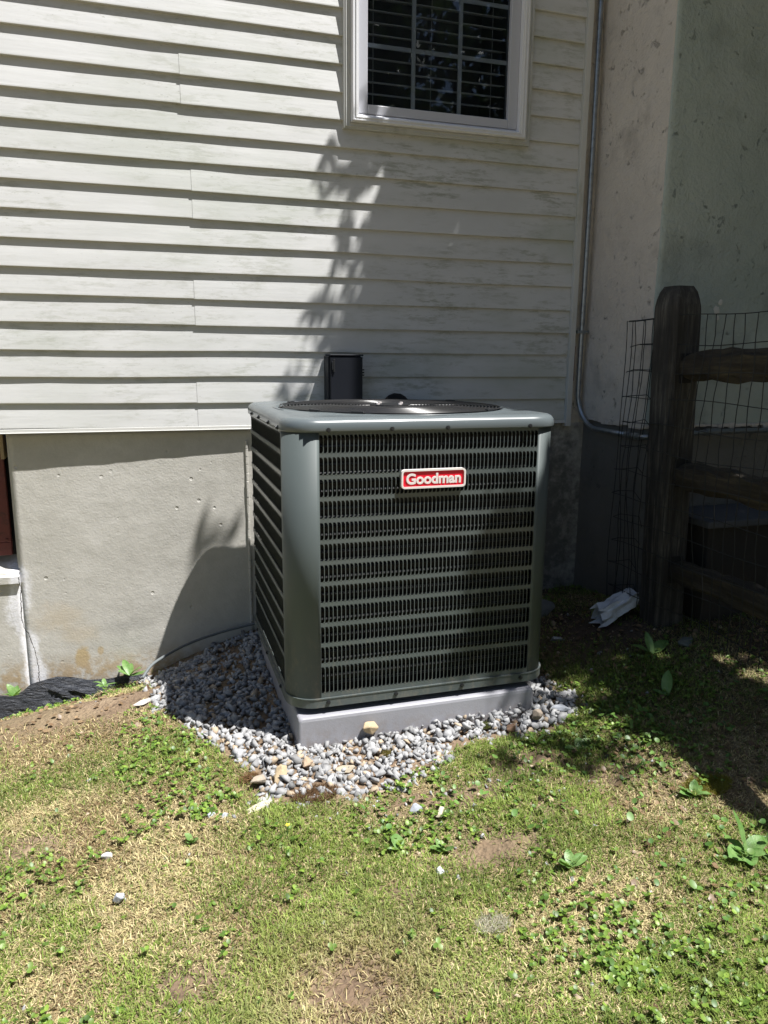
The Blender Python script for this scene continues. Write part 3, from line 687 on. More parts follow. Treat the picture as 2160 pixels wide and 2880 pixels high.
# ------------------------------------------------------------------ conduit lying at the wall foot
cp = [(-.075,-.34,-1.215),(-.04,-.27,-1.195),(.02,-.19,-1.19),(.10,-.11,-1.185),(.20,-.06,-1.175),(.32,-.035,-1.160),(.50,-.03,-1.14),(.8,-.03,-1.13)]
def spline(pts, n_=6):
    out = []; pts = [Vector(p) for p in pts]
    for i in range(len(pts)-1):
        p0 = pts[max(i-1,0)]; p1 = pts[i]; p2 = pts[i+1]; p3 = pts[min(i+2,len(pts)-1)]
        for j in range(n_):
            t = j/n_; out.append(.5*((2*p1)+(p2-p0)*t+(2*p0-5*p1+4*p2-p3)*t*t+(-p0+3*p1-3*p2+p3)*t*t*t))
    return out + [pts[-1]]
tag(MB().tube(spline(cp), .0058, 8).build('grey_cable', mat('cable_grey', (.13,.145,.15), .6), smooth=True), 'thin grey cable curving over the gravel along the wall behind the unit', 'cable')

# ------------------------------------------------------------------ split rail fence + wire mesh
fence = empty('split_rail_fence', (1.985,-.70,-1.08), 'weathered split rail fence with a dark chamfered post at the chimney corner', 'fence')
def fp(o): o.parent = fence; o.location = (-1.985,.70,1.08); return o
pxs, pys = 1.985, -.705
def postring(h, z, ch, seed):
    b = [(-h+ch,-h),(h-ch,-h),(h,-h+ch),(h,h-ch),(h-ch,h),(-h+ch,h),(-h,h-ch),(-h,-h+ch)]; out = []
    for i in range(8):
        a = b[i]; c = b[(i+1) % 8]
        for t in (0, .33, .66):
            wv = (vnoise(np.array((i*3+t*3)*1.7+seed), np.array(z*2.0))-.5)*.007
            x = a[0]+(c[0]-a[0])*t; y = a[1]+(c[1]-a[1])*t; l = math.hypot(x, y)
            out.append((pxs+x*(1+wv/l), pys+y*(1+wv/l), z))
    return out
V = []; zs = list(np.linspace(-1.35, .175, 30)) + [.20,.225,.25,.272]; hs = [.068]*30 + [.067,.063,.055,.044]
for z, h in zip(zs, hs): V += [(a-.045*(z+1.08)/1.35, b, c) for a, b, c in postring(h, z, .020 if h > .06 else .016, 3.0)]
K = 24; F = [(i*K+j, i*K+(j+1)%K, (i+1)*K+(j+1)%K, (i+1)*K+j) for i in range(len(zs)-1) for j in range(K)] + [tuple((len(zs)-1)*K+j for j in range(K))]
post = fp(MB().add(V, F).build('post', M_post, None))
for zc_ in (-.03, -.43, -.82): MB().box(pxs-.028-.033*(zc_+1.08), pxs+.028-.033*(zc_+1.08), pys-.073, pys-.060, zc_-.055, zc_+.055).build('mortise', M_lens, post)
def rail(zc_, th, x_, y0, y1, seed, dz=0, wd=.042):
    N = 46; V = []; K = 14
    for i in range(N):
        t = i/(N-1); y = y0+(y1-y0)*t; tap = min(1, .66+4*t*abs(y1-y0)/1.2) if t < .5 else min(1, .66+4*(1-t)*abs(y1-y0)/1.2)
        for j in range(K):
            a = 2*PI*j/K; nn = fbm(np.array(y*6+seed*9), np.array(j*.9+seed), 3)-.5
            nn += .5*(fbm(np.array(y*22+seed*5), np.array(j*1.9+seed), 2)-.5); rx = wd*(tap*.5+.5)*(1+nn*.7); rz = th*.54*tap*(1+nn*.75)
            ca, sa = math.cos(a), math.sin(a)
            V.append((x_+rx*math.copysign(abs(ca)**.7, ca), y, zc_+dz*t+rz*math.copysign(abs(sa)**.7, sa)+(fbm(np.array(y*3+seed),np.array(seed*2.),2)-.5)*.02))
    F = [(i*K+j, i*K+(j+1)%K, (i+1)*K+(j+1)%K, (i+1)*K+j) for i in range(N-1) for j in range(K)] + [tuple(range(K))[::-1], tuple((N-1)*K+j for j in range(K))]
    return recalc(fp(MB().add(V, F).build('rail', M_rail, None)))
rail(-.022, .105, 1.955, -.745, -3.1, 1, 0)
rail(-.430, .090, 1.965, -.745, -3.1, 2, 0)
rail(-.815, .085, 1.985, -.745, -3.1, 3, .0)
wm = empty('wire_fence_mesh', (1.87,-1.2,-1.0), 'rusty dark welded wire mesh hung on the rail fence with its end curled back', 'wire mesh')
def wp(o): o.parent = wm; o.location = (-1.87,1.2,1.0); return o
HZ = [.158 - .1015*i for i in range(12)]
def mesh_pt(y, z, i=0):
    """mesh surface: bulging slightly"""
    b = .010*math.sin(y*7+z*4) + .012*math.sin(z*6+1.3)
    return (1.885 + b, y, z + .006*math.sin(y*9+z*15))
for i, z in enumerate(HZ):
    pts = [mesh_pt(y, z) for y in np.arange(-2.9, -.50, .05)]
    e = pts[-1]; yl = -.46-.015*math.sin(i*1.7)
    pts += [(e[0]-.004, yl-.02, z-.003), (e[0]+.004, yl, z-.006), (e[0]+.035, yl-.008, z-.004+.01*math.sin(i)), (e[0]+.085, yl-.055+.015*math.sin(i*2.1), z+.004), (e[0]+.096, yl-.075, z-.018-.012*(i % 3))]
    wp(MB().tube(pts, .0017, 5).build('wire', M_mesh, None))
ymesh = list(np.arange(-2.9, -.49, .0508))
for j, y in enumerate(ymesh):
    kz = random.uniform(-.3,.3); pts = []
    for i, z in enumerate(np.linspace(.158, -1.0, 34)):
        p = mesh_pt(y, z); yy = p[1] + .010*math.sin(z*5+j*.9)*abs(kz)*3 + .003*math.sin(z*31+j*2.2)
        pts.append((p[0]+.0022+random.uniform(-.001,.001), yy, p[2]))
    wp(MB().tube(pts, .0017, 5, cap=False).build('wire', M_mesh, None))
for (dx, dy, ph) in ((.0,.030,0),(.030,.030,2),(.058,.005,3.1),(.088,-.018,4.4)):     # verticals on the curled-back end
    pts = []
    for z in np.linspace(.156, -1.03, 30):
        pts.append((1.884+dx+.010*math.sin(z*6+1.3)+.006*math.sin(z*9+ph), -.495+dy+.016*math.sin(z*5.3+ph), z))
    wp(MB().tube(pts, .0017, 5, cap=False).build('wire', M_mesh, None))
# low bulkhead behind the fence
M_slabd = mat('dark_slab', (.07,.075,.085), .8)
o = empty('low_bulkhead', (2.75,-.62,-1.1), 'low dark bulkhead with a grey slab top behind the rail fence below the chimney', 'bulkhead')
q = MB().box(2.12,3.6,-.78,-.515,-1.2,-.655).build('body', mat('dark_boards', (.030,.026,.022), .9), o, bevel=.006); q.location = (-2.75,.62,1.1)
q = MB().box(2.09,3.62,-.81,-.514,-.6545,-.625).build('slab', M_slabd, o, bevel=.006); q.location = (-2.75,.62,1.1)

# ------------------------------------------------------------------ crushed downspout piece
V = []; K = 16; N = 22
c0 = np.array([1.755,-.61,-1.050]); c1 = np.array([1.925,-.59,-.985])
for i in range(N):
    t = i/(N-1); c = c0*(1-t)+c1*t
    for j in range(K):
        a = 2*PI*j/K; ca, sa = math.cos(a), math.sin(a)
        ry = .046*math.copysign(abs(ca)**.45, ca); rz = .036*math.copysign(abs(sa)**.45, sa)
        crease = .010*math.sin(j*2.6+t*5)*(1-.3*t) + .012*(fbm(np.array(t*5.),np.array(j*.7),3)-.5)
        x = c[0] + (0 if i else .022*math.sin(j*2.3)-.01)
        V.append((x, c[1]+ry*.9+crease*ca, c[2]+rz*(1-.15*t)+crease*sa))
F = [(i*K+j, i*K+(j+1)%K, (i+1)*K+(j+1)%K, (i+1)*K+j) for i in range(N-1) for j in range(K)]
M_ds = mat('white_aluminium', (.60,.64,.70), .4); n = NT(M_ds); n.base(n.mix(n.mr(n.noise(25,5,.7),.5,.7,0,.5),(.62,.66,.72),(.30,.31,.30)))
o = MB().add(V, F).build('downspout_end', M_ds); sol = o.modifiers.new('thickness', 'SOLIDIFY'); sol.thickness = .0012
tag(o, 'crumpled white downspout end lying on the ground beside the fence post', 'downspout')

# ------------------------------------------------------------------ landscape fabric at the wall foot
us = np.linspace(-1.3, -.06, 220); Vv = []; rowsn = 30
top = np.interp(us, [-1.3,-.66,-.60,-.555,-.52,-.42,-.36,-.30,-.22,-.14,-.10,-.06], [-1.36,-1.355,-1.37,-1.355,-1.325,-1.305,-1.315,-1.335,-1.34,-1.33,-1.335,-1.34])
for i, x in enumerate(us):
    for j in range(rowsn):
        t = j/(rowsn-1); z = top[i]*(1-t) + (-1.50)*t
        amp = .006 + .020*sstep(-.50,-.42,x)*(1-sstep(-.12,-.05,x))
        y = -.004 - t*.045*sstep(-.60,-.40,x) - .008 - amp*abs(fbm(np.array(x*22.+z*30), np.array(z*80+x*20.), 3)-.3)*1.6*math.sin(min(1,t*3)*PI/2)
        Vv.append((x, y - .02*t, z if t < .99 else float(gz(x, y))-.03))
q = [(i*rowsn+j, i*rowsn+j+1, (i+1)*rowsn+j+1, (i+1)*rowsn+j) for i in range(len(us)-1) for j in range(rowsn-1)]
M_fab = mat('black_fabric', (.055,.06,.07), .5); n = NT(M_fab); n.base(n.mix(n.mr(n.noise(9,6,.75,(1,1,1.6)),  .58,.75,0,.7),(.030,.034,.044),(.17,.14,.10)))
n.bump(n.noise(26,5,.65,(.6,1,2.2),dist=1.5), 1.0, .02)
tag(MB().add(Vv, q).build('landscape_fabric', M_fab, smooth=True), 'wrinkled black plastic membrane peeling off the foot of the concrete wall', 'membrane')

# ------------------------------------------------------------------ gravel
def hull_shapes(n_, npts, seed, sq=(1,1,.7), mode='cube'):
    R = random.Random(seed); out = []
    for _ in range(n_):
        bm = bmesh.new()
        for i in range(npts):
            v = Vector((R.gauss(0,1),R.gauss(0,1),R.gauss(0,1))).normalized() * R.uniform(.74,1.12)
            m_ = max(abs(v.x),abs(v.y),abs(v.z)); v = v*(1-.12) + (v/m_*.78)*.12
            v = Vector((v.x*sq[0]*R.uniform(.85,1.15), v.y*sq[1]*R.uniform(.75,1.0), v.z*sq[2])); bm.verts.new(v)
        bmesh.ops.convex_hull(bm, input=bm.verts[:]); 
        for v in [v for v in bm.verts if not v.link_faces]: bm.verts.remove(v)
        bmesh.ops.triangulate(bm, faces=bm.faces[:]); bm.verts.index_update()
        out.append((np.array([v.co[:] for v in bm.verts]), np.array([[v.index for v in f.verts] for f in bm.faces]))); bm.free()
    return out
def rotmats(n_, full=True):
    q = rng.normal(size=(n_,4)); q /= np.linalg.norm(q,axis=1)[:,None]
    if not full:
        a = rng.uniform(0, 2*PI, n_); tx = rng.normal(0,.28,n_); ty = rng.normal(0,.28,n_)
        q = np.stack([np.cos(a/2), tx, ty, np.sin(a/2)], 1); q /= np.linalg.norm(q,axis=1)[:,None]
    w_,x,y,z = q.T
    return np.stack([np.stack([1-2*(y*y+z*z),2*(x*y-z*w_),2*(x*z+y*w_)],-1),np.stack([2*(x*y+z*w_),1-2*(x*x+z*z),2*(y*z-x*w_)],-1),np.stack([2*(x*z-y*w_),2*(y*z+x*w_),1-2*(x*x+y*y)],-1)],1)
def gravel_base(x, y):
    """top of the gravel bed"""
    d = polydist(x, y, GPOLY); t = sstep(-.01, .14, d)
    front = sstep(.6, 1.1, x)*sstep(-1.3,-1.09,y)
    return gz(x, y, False) + t*(.004 + .034*front + .012*(fbm(x*6,y*6,2)-.5))
sh = hull_shapes(30, 9, 5, (1.05,.85,.72))
def scatter_stones(name, n_, posf, size, label, kind, tanp=.06, dark=1.0):
    x, y, zt_, sc, tp = posf(n_); n_ = len(x)
    Vs = []; Ts = []; Cs = []; base = 0; which = rng.integers(0, len(sh), n_)
    R = rotmats(n_, False)
    R2 = rotmats(n_, True); fl = rng.random(n_) < .4; R[fl] = R2[fl]
    for k_ in range(len(sh)):
        ix = np.where(which == k_)[0]
        if not len(ix): continue
        v0, t0 = sh[k_]; m_ = len(v0)
        asp = rng.uniform(.8, 1.25, (len(ix),1,3)); v = v0[None]*asp*sc[ix][:,None,None]
        v = np.einsum('nij,nkj->nki', R[ix], v); v += np.stack([x[ix],y[ix],zt_[ix]],-1)[:,None]
        Vs.append(v.reshape(-1,3)); t = t0[None] + (np.arange(len(ix))*m_)[:,None,None] + base; Ts.append(t.reshape(-1,3)); base += len(ix)*m_
        g_ = rng.uniform(.25, .43, (len(ix),1)); blue = rng.uniform(0,1,(len(ix),1))
        c = g_*np.array([1,1.0,1.0]) + blue*np.array([-.002,.0,.006]); tn = (rng.random(len(ix)) < tp[ix])
        c[tn] = rng.uniform(.26,.46,(tn.sum(),1))*np.array([1.08,.86,.62]); dk_ = rng.random(len(ix)) < .07; c[dk_] *= .6
        Cs.append(np.repeat(c*dark, m_, 0))
    o = npmesh(name, np.concatenate(Vs), np.concatenate(Ts), M_stone, col=np.concatenate(Cs))
    return tag(o, kind=kind) if kind else o
def posA(n_):
    x = rng.uniform(-.12,1.6,n_); y = rng.uniform(-1.38,0,n_); d = polydist(x, y, GPOLY) + (fbm(x*9,y*9,3)-.5)*.16
    keep = (rng.random(n_) < sstep(-.045,.05,d)*np.where((x < .34) & (y > -.95), .35+.9*sstep(.40,.58,fbm(x*7+2,y*7+8,3)), 1)) & ~((x > .41) & (x < 1.19) & (y > -1.05) & (y < -.28)); x, y, d = x[keep], y[keep], d[keep]
    sc = rng.uniform(.0085,.0195,len(x))*np.where(rng.random(len(x))<.12,1.4,1)
    z = gravel_base(x, y) + rng.uniform(-.006,.012,len(x))*sstep(-.02,.05,d)
    tp = np.where((x<.6)&(y<-1.05), .14, .05)
    return x, y, z, sc, tp
tag(scatter_stones('gravel', 12500, posA, None, None, 'stuff'), 'grey crushed limestone gravel heaped around the pad', 'gravel')
def posB(n_):
    x = np.concatenate([rng.uniform(-.55,1.9,int(n_*.4)), rng.normal(.75,.35,int(n_*.35)), rng.normal(1.5,.35,int(n_*.25))])
    y = np.concatenate([rng.uniform(-2.3,-.3,int(n_*.4)), rng.normal(-1.38,.13,int(n_*.35)), rng.normal(-.72,.25,int(n_*.25))]); y = np.minimum(y, -.02)
    sc = rng.uniform(.004,.011,len(x)); return x, y, gz(x, y)+sc*.35, sc, np.full(len(x), .35)
tag(scatter_stones('gravel_chips', 340, posB, None, None, 'stuff'), 'loose stone chips strewn over the soil and lawn around the gravel', 'gravel')

# single stones that can be told apart
def rock(pos, dims, rz, colr, label, seed, tilt=(0,0), group=None, name='stone'):
    v0, t0 = hull_shapes(1, 22, seed, (1,1,1))[0]
    me = bpy.data.meshes.new(name); me.from_pydata([tuple(np.array(p)*np.array(dims)/2) for p in v0], [], [tuple(t) for t in t0]); me.materials.append(M_stone)
    a = me.color_attributes.new('tint', 'FLOAT_COLOR', 'POINT'); a.data.foreach_set('color', np.tile([*colr,1], len(v0)).astype(np.float32))
    o = bpy.data.objects.new(name, me); C.objects.link(o)
    z = float(gravel_base(np.array([pos[0]]), np.array([pos[1]]))[0]) if len(pos) < 3 else pos[2]
    o.location = (pos[0], pos[1], z + dims[2]*.28); o.rotation_euler = (tilt[0], tilt[1], rz)
    b = o.modifiers.new('bevel','BEVEL'); b.width = min(dims)*.05; b.segments = 1
    return tag(o, label, 'stone', group)
TAN = (.46,.36,.23); GRY = (.36,.38,.42); PAL = (.56,.50,.38)
rock((.310,-1.205), (.040,.098,.030), -.35, TAN, 'large pointed tan stone standing out of the near gravel edge', 21, (.75,.1))
rock((.232,-1.330), (.105,.040,.022), .45, PAL, 'long flat cream stone lying in the grass below the gravel', 22, (.2,-.1))
rock((.622,-1.085,-1.165), (.062,.045,.050), .3, TAN, 'knobbly tan stone leaning against the front of the pad', 23, (.3,.2))
rock((.400,-1.165), (.066,.042,.034), 1.2, (.40,.30,.21), 'brown stone lodged in gravel near the pad corner', 24)
rock((.505,-1.225), (.072,.040,.028), -.1, (.38,.33,.25), 'flat brown-grey stone in the middle of the gravel apron', 25)
rock((.245,-1.215), (.055,.045,.040), .5, (.35,.30,.24), 'blocky brown stone beside the pointed tan stone', 26)
rock((1.016,-1.525), (.050,.032,.018), .9, (.50,.40,.27), 'small tan triangular stone on bare soil right of centre', 27, (.5,0))
rock((.640,-1.460), (.042,.036,.030), .2, GRY, 'bluish grey stone in grass below the unit', 28)
rock((.702,-1.490), (.052,.034,.026), .8, PAL, 'pale cream stone right of the bluish grey stone', 29)
rock((-.157,-1.410), (.036,.022,.020), -.4, (.62,.62,.60), 'white chip in the left lawn, the upper of two', 30)
rock((-.123,-1.577), (.030,.030,.026), .3, GRY, 'blue-grey chip in the left lawn, the lower of two', 31)
rock((.616,-1.708), (.026,.030,.022), .1, (.58,.60,.64), 'small whitish blue chip beside the bare patch', 32)
rock((.140,-1.345), (.026,.024,.022), .5, GRY, 'grey chip left of the cream stone, nearer one', 33)
rock((.105,-1.330), (.032,.026,.022), .5, GRY, 'grey chip left of the cream stone, farther one', 34)
rock((1.185,-1.140,-1.17), (.052,.040,.042), .2, (.24,.20,.16), 'dark brown stone against the right end of the pad', 35)
rock((1.295,-1.105), (.075,.040,.030), -.5, GRY, 'long grey slate stone at the right end of the gravel', 36)
rock((1.085,-1.150), (.040,.036,.036), .2, (.42,.26,.17), 'rusty orange stone in the gravel near the right pad corner', 37)
rock((-.065,-.575), (.095,.036,.022), .5, (.50,.47,.42), 'torn-looking pale slab chip on soil at the edge of the shade', 38)
rock((1.60,-.33), (.26,.15,.10), .3, (.17,.18,.18), 'big dark fieldstone against the foundation right of the unit', 39, name='fieldstone')
rock((1.50,-.20), (.20,.10,.16), .1, (.16,.16,.16), 'upper slab of the dark stone pile behind the unit', 40, name='fieldstone')
rock((1.55,-.62), (.06,.04,.03), .1, (.42,.44,.46), 'lone pale stone in shade just right of the unit', 41)
rock((1.93,-.93), (.13,.07,.03), .7, (.17,.19,.17), 'flat grey-green stone in shade in front of the fence post', 42)

# ------------------------------------------------------------------ grass and small plants
def grass(n_):
    x = rng.uniform(-2.3,2.9,n_); y = -rng.beta(1.05,.9,n_)*2.75; 
    # camera wedge only (plus margin)
    dx, dy = x, y+3.2047; dep = dx*.2965+dy*.955; lat = dx*.955-dy*.2965
    vis = (np.abs(lat) < dep*.60+.15) | (rng.random(n_) < .45)
    gd_ = polydist(x, y, GPOLY) + (fbm(x*9,y*9,3)-.5)*.07
    g, dry, bare = dens_fields(x, y)
    p = (.55+.9*(g-.35))*(1-bare)*(1-sstep(-.04,.015,gd_))*(1-.75*sstep(-.18,-.02,y)); p = p*np.where(x>1.5, .75, 1)
    keep = vis & (rng.random(n_) < p); x, y, g, dry, bare = x[keep], y[keep], g[keep], dry[keep], bare[keep]; m_ = len(x)
    gr_ = rng.random(m_) < np.clip(.30 + 2.6*(fbm(x*3.1+140,y*3.1+9,4)-.42) + .9*(g-.5), .10, .90)
    L = rng.uniform(.008,.025,m_)*(.7+.8*np.clip(g,0,1)); L[~gr_] *= rng.uniform(.7,1.15,(~gr_).sum())
    lean = np.where(gr_, rng.uniform(.45,1.40,m_), rng.uniform(1.0,1.56,m_)); az = rng.uniform(0,2*PI,m_)
    hd = np.stack([np.cos(az),np.sin(az),np.zeros(m_)],1); sd_ = np.stack([-np.sin(az),np.cos(az),np.zeros(m_)],1)
    wd = rng.uniform(.0006,.0014,m_)[:,None]*1.0; z = gz(x,y)
    b = np.stack([x,y,z-.001],1); l1 = lean*.88; l2 = np.minimum(lean*1.12,1.6)
    mid = b + (hd*np.sin(l1)[:,None]+np.array([0,0,1])*np.cos(l1)[:,None])*(L*.55)[:,None]
    tip = mid + (hd*np.sin(l2)[:,None]+np.array([0,0,1])*np.cos(l2)[:,None])*(L*.5)[:,None]
    mid[:,2] += rng.uniform(0,.004,m_); tip[:,2] = np.maximum(tip[:,2], z+.001)
    V = np.stack([b-sd_*wd, b+sd_*wd, mid+sd_*wd*.85, mid-sd_*wd*.85, tip], 1)
    I = np.arange(m_)[:,None]*5
    quads = I + np.array([0,1,2,3]); tris = I + np.array([3,2,4])
    hue = rng.random(m_)[:,None]
    green = (1-hue)*np.array([.15,.235,.035]) + hue*np.array([.29,.35,.085]); green *= rng.uniform(.55,1.2,(m_,1))*(.75+.5*np.clip((fbm(x*8+3,y*8+60,3)-.3)*2,0,1))[:,None]
    straw = (1-hue)*np.array([.66,.57,.32]) + hue*np.array([.48,.40,.20]); straw *= rng.uniform(.45,1.25,(m_,1))
    brn = rng.random((m_,1)) < .16 + .5*np.clip((fbm(x*5+31,y*5+2,3)-.42)*4,0,1)[:,None]; straw = np.where(brn, straw*np.array([.50,.42,.40]), straw)
    tanp_ = np.exp(-((x-.33)/.17)**2-((y+1.97)/.15)**2)[:,None]; green = green*(1-tanp_)+straw*tanp_; c = np.where(gr_[:,None], green, straw); c = np.repeat(c, 5, 0)
    o = npmesh('grass', V.reshape(-1,3), tris, M_grass, col=c, quads=quads)
    return tag(o, 'patchy mown grass with dry straw showing through across the yard', 'grass', kind='stuff')
grass(1750000)
# tiny broad leaves: clover, ground ivy
def leaflets(name, n_, fld, szr, label, cols, k_=6, zlo=.004, zhi=.022, trefoil=True):
    x = rng.uniform(-.9,2.6,n_); y = -rng.beta(1.05,.9,n_)*2.5
    dx, dy = x, y+3.2047; dep = dx*.2965+dy*.955; lat = dx*.955-dy*.2965
    gd_ = polydist(x, y, GPOLY); keep = (np.abs(lat) < dep*.6+.1) & (rng.random(n_) < fld(x,y)) & (gd_ < -.01) & (y < -.05); x, y = x[keep], y[keep]; m_ = len(x)
    z = gz(x,y) + rng.uniform(zlo,zhi,m_); s = rng.uniform(*szr, m_); az = rng.uniform(0,2*PI,m_)
    Vs = []; Ts = []; Cs = []; nl = 3 if trefoil else 1; base = 0
    for l in range(nl):
        a = az + l*2*PI/3; tl = rng.normal(0,.38,(m_,2)) 
        th = np.linspace(0,2*PI,k_+1)[:-1]
        px = (np.cos(th)*.5+(.5 if trefoil else 0))[None]*s[:,None]; py = (np.sin(th)*.52)[None]*s[:,None]
        X_ = px*np.cos(a)[:,None]-py*np.sin(a)[:,None]; Y_ = px*np.sin(a)[:,None]+py*np.cos(a)[:,None]; Z_ = X_*tl[:,:1]+Y_*tl[:,1:]
        c0_ = np.stack([X_.mean(1),Y_.mean(1),Z_.mean(1)-.12*s],-1)
        v = np.concatenate([np.stack([X_,Y_,Z_],-1), c0_[:,None]],1) + np.stack([x,y,z],-1)[:,None]
        t = np.array([[i,(i+1)%k_,k_] for i in range(k_)]); I = (np.arange(m_)*(k_+1))[:,None,None] + base
        Vs.append(v.reshape(-1,3)); Ts.append((t[None]+I).reshape(-1,3)); base += m_*(k_+1)
        h = rng.random((m_,1)); c = (1-h)*np.array(cols[0])+h*np.array(cols[1]); c *= rng.uniform(.7,1.3,(m_,1)); Cs.append(np.repeat(c,k_+1,0))
    return tag(npmesh(name, np.concatenate(Vs), np.concatenate(Ts), M_leafg, col=np.concatenate(Cs)), label, 'plants', kind='stuff')
def f_cl(x, y): 
    g, d, b = dens_fields(x, y); return np.clip((fbm(x*3.4+7,y*3.4+55,4)-.46)*5,0,1)*(1-b)*.9 + .03*(1-b)
leaflets('clover', 27000, f_cl, (.006,.012), 'low clover growing in patches through the lawn', ((.06,.13,.020),(.20,.30,.045)))
def f_iv(x, y):
    d = np.abs((y+1.30)-(-.55)*(x-1.30)); band_ = np.exp(-((x-1.50)/.30)**2-((y+1.42)/.20)**2)*.8 + np.exp(-((x-1.35)/.22)**2-((y+1.95)/.28)**2)*.6 + np.exp(-((x-1.05)/.4)**2-((y+1.45)/.18)**2)*.22
    return band_*np.clip((fbm(x*6+7,y*6+5,3)-.34)*4,0,1)
leaflets('ground_ivy', 16000, f_iv, (.009,.019), 'leafy ground cover of round leaves spreading at the right edge', ((.07,.16,.035),(.15,.27,.06)), 8, .008, .035, False)
def f_lt(x, y): return np.clip(np.maximum(sstep(.7,1.5,x)*(.5+.5*(y>-1.7)), .8*np.exp(-((x+.3)/.35)**2-((y+.5)/.2)**2)), 0, 1)*.8
leaflets('leaf_litter', 9000, f_lt, (.008,.022), 'dry brown leaf litter scattered under the tree shade', ((.16,.10,.055),(.30,.21,.12)), 5, .002, .012, False)

def leaf_mesh(L, W, curl=.3, seg=7, fold=.25, wav=.0):
    V = []; F = []
    for i in range(seg+1):
        t = i/seg; wdt = W*.5*math.sin(PI*min(1, t*.93+.06))**.75*(1 if t < .98 else .2); z = curl*L*(math.sin(t*PI*.75))*.6; x = L*t
        for j, q_ in enumerate((-1,-.5,0,.5,1)):
            V.append((x, wdt*q_, z + abs(q_)*wdt*fold + wav*math.sin(i*2.1+j)*W))
    for i in range(seg):
        for j in range(4): F.append((i*5+j, (i+1)*5+j, (i+1)*5+j+1, i*5+j+1))
    return V, F
M_wl = mat('weed_leaf', (.12,.24,.06), .42); n = NT(M_wl)
n.base(n.mix(n.mr(n.noise(60,4,.6),.35,.7), (.11,.23,.055), (.19,.31,.10))); n.bump(n.noise(150,3,.6), .5, .002)
t_ = n.n.new('ShaderNodeBsdfTranslucent'); t_.inputs[0].default_value = (.20,.34,.05,1); mx = n.n.new('ShaderNodeMixShader'); mx.inputs[0].default_value = .25
n.l.new(n.p.outputs[0], mx.inputs[1]); n.l.new(t_.outputs[0], mx.inputs[2]); n.l.new(mx.outputs[0], n.n['Material Output'].inputs[0])
def weed(x, y, leaves, label, z=None, group=None):
    o = empty('broadleaf_weed', (x, y, float(gz(x,y)) if z is None else z), label, 'weed', group)
    for (az, el, L, W, curl) in leaves:
        V, F = leaf_mesh(L, W, curl, 7, .22, .03); q = MB().add(V, F).build('leaf', M_wl, o, smooth=True); q.rotation_euler = (random.uniform(-.3,.3), -el, az); q.location = (0,0,.004)
    return o
rl = lambda k, L, W, el=(.1,.7): [(random.uniform(0,2*PI), random.uniform(*el), L*random.uniform(.7,1.2), W*random.uniform(.8,1.2), random.uniform(-.1,.3)) for _ in range(k)]
weed(1.655,-1.185, [(.9,.7,.10,.038,.1),(2.2,.2,.05,.02,.1)], 'single broad upright leaf catching sun at the edge of the shade')
weed(1.24,-1.30, [(0.2,.15,.07,.035,.1),(.9,.3,.05,.025,.1),(3.2,.2,.05,.02,.1)], 'flat weed with two wide leaves on the soil below the shaded patch')
weed(1.375,-1.87, [(1.9,1.1,.11,.030,.1),(3.4,.25,.08,.055,.1),(4.2,.2,.07,.04,.1),(.2,.3,.08,.045,.1)]+rl(3,.05,.03), 'tall weed with a twisted upright leaf at the right edge')
weed(1.12,-1.255, rl(9,.05,.016,(.3,1.1)), 'feathery green weed just right of the gravel')
weed(.545,-1.60, [(1.4,.25,.05,.034,.1),(3,.2,.03,.02,.1)], 'small weed with one round leaf below the bluish grey stone')
weed(.66,-1.62, rl(5,.04,.022), 'low clump of broad leaves right of the round-leafed weed')
weed(.93,-1.78, rl(6,.045,.026), 'bright weed clump below the bare red soil patch')
weed(-.13,-.07, rl(8,.075,.030,(.1,.6)), 'bright green weed growing where the membrane ends at the wall', z=-1.315)
weed(-.23,-.13, rl(7,.045,.018,(.1,.5)), 'thin low weed along the torn membrane edge', z=-1.32)
weed(-.56,-.16, rl(12,.050,.024,(.2,1.0)), 'leafy weed in front of the black membrane at the left', z=-1.31)
weed(.05,-1.42, rl(5,.03,.018,(.2,.8)), 'small bright weed in grass left of the cream stone')
weed(1.78,-.93, [(.3,.3,.10,.05,.1),(2.6,.3,.08,.045,.1),(1.4,.8,.09,.03,.1)], 'shaded weed with wide leaves in front of the fence')
weed(1.42,-1.62, rl(6,.05,.028), 'weed clump among the ground cover on the right')
M_yel = mat('yellow_petal', (.75,.60,.02), .5)
o = empty('yellow_flower', (.285,-1.47,float(gz(.285,-1.47))), 'tiny yellow flower in the grass below the cream stone', 'flower')
MB().tube([(0,0,0),(.003,.002,.03)], .0009, 5).build('stem', M_wl, o)
MB().add([(.003+.0075*math.cos(a)*(1 if i%2 else .5),.002+.0075*math.sin(a)*(1 if i%2 else .5),.032) for i, a in enumerate(np.linspace(0,2*PI,11)[:-1])]+[(.003,.002,.029)], [(i,(i+1)%10,10) for i in range(10)]).build('petals', M_yel, o)
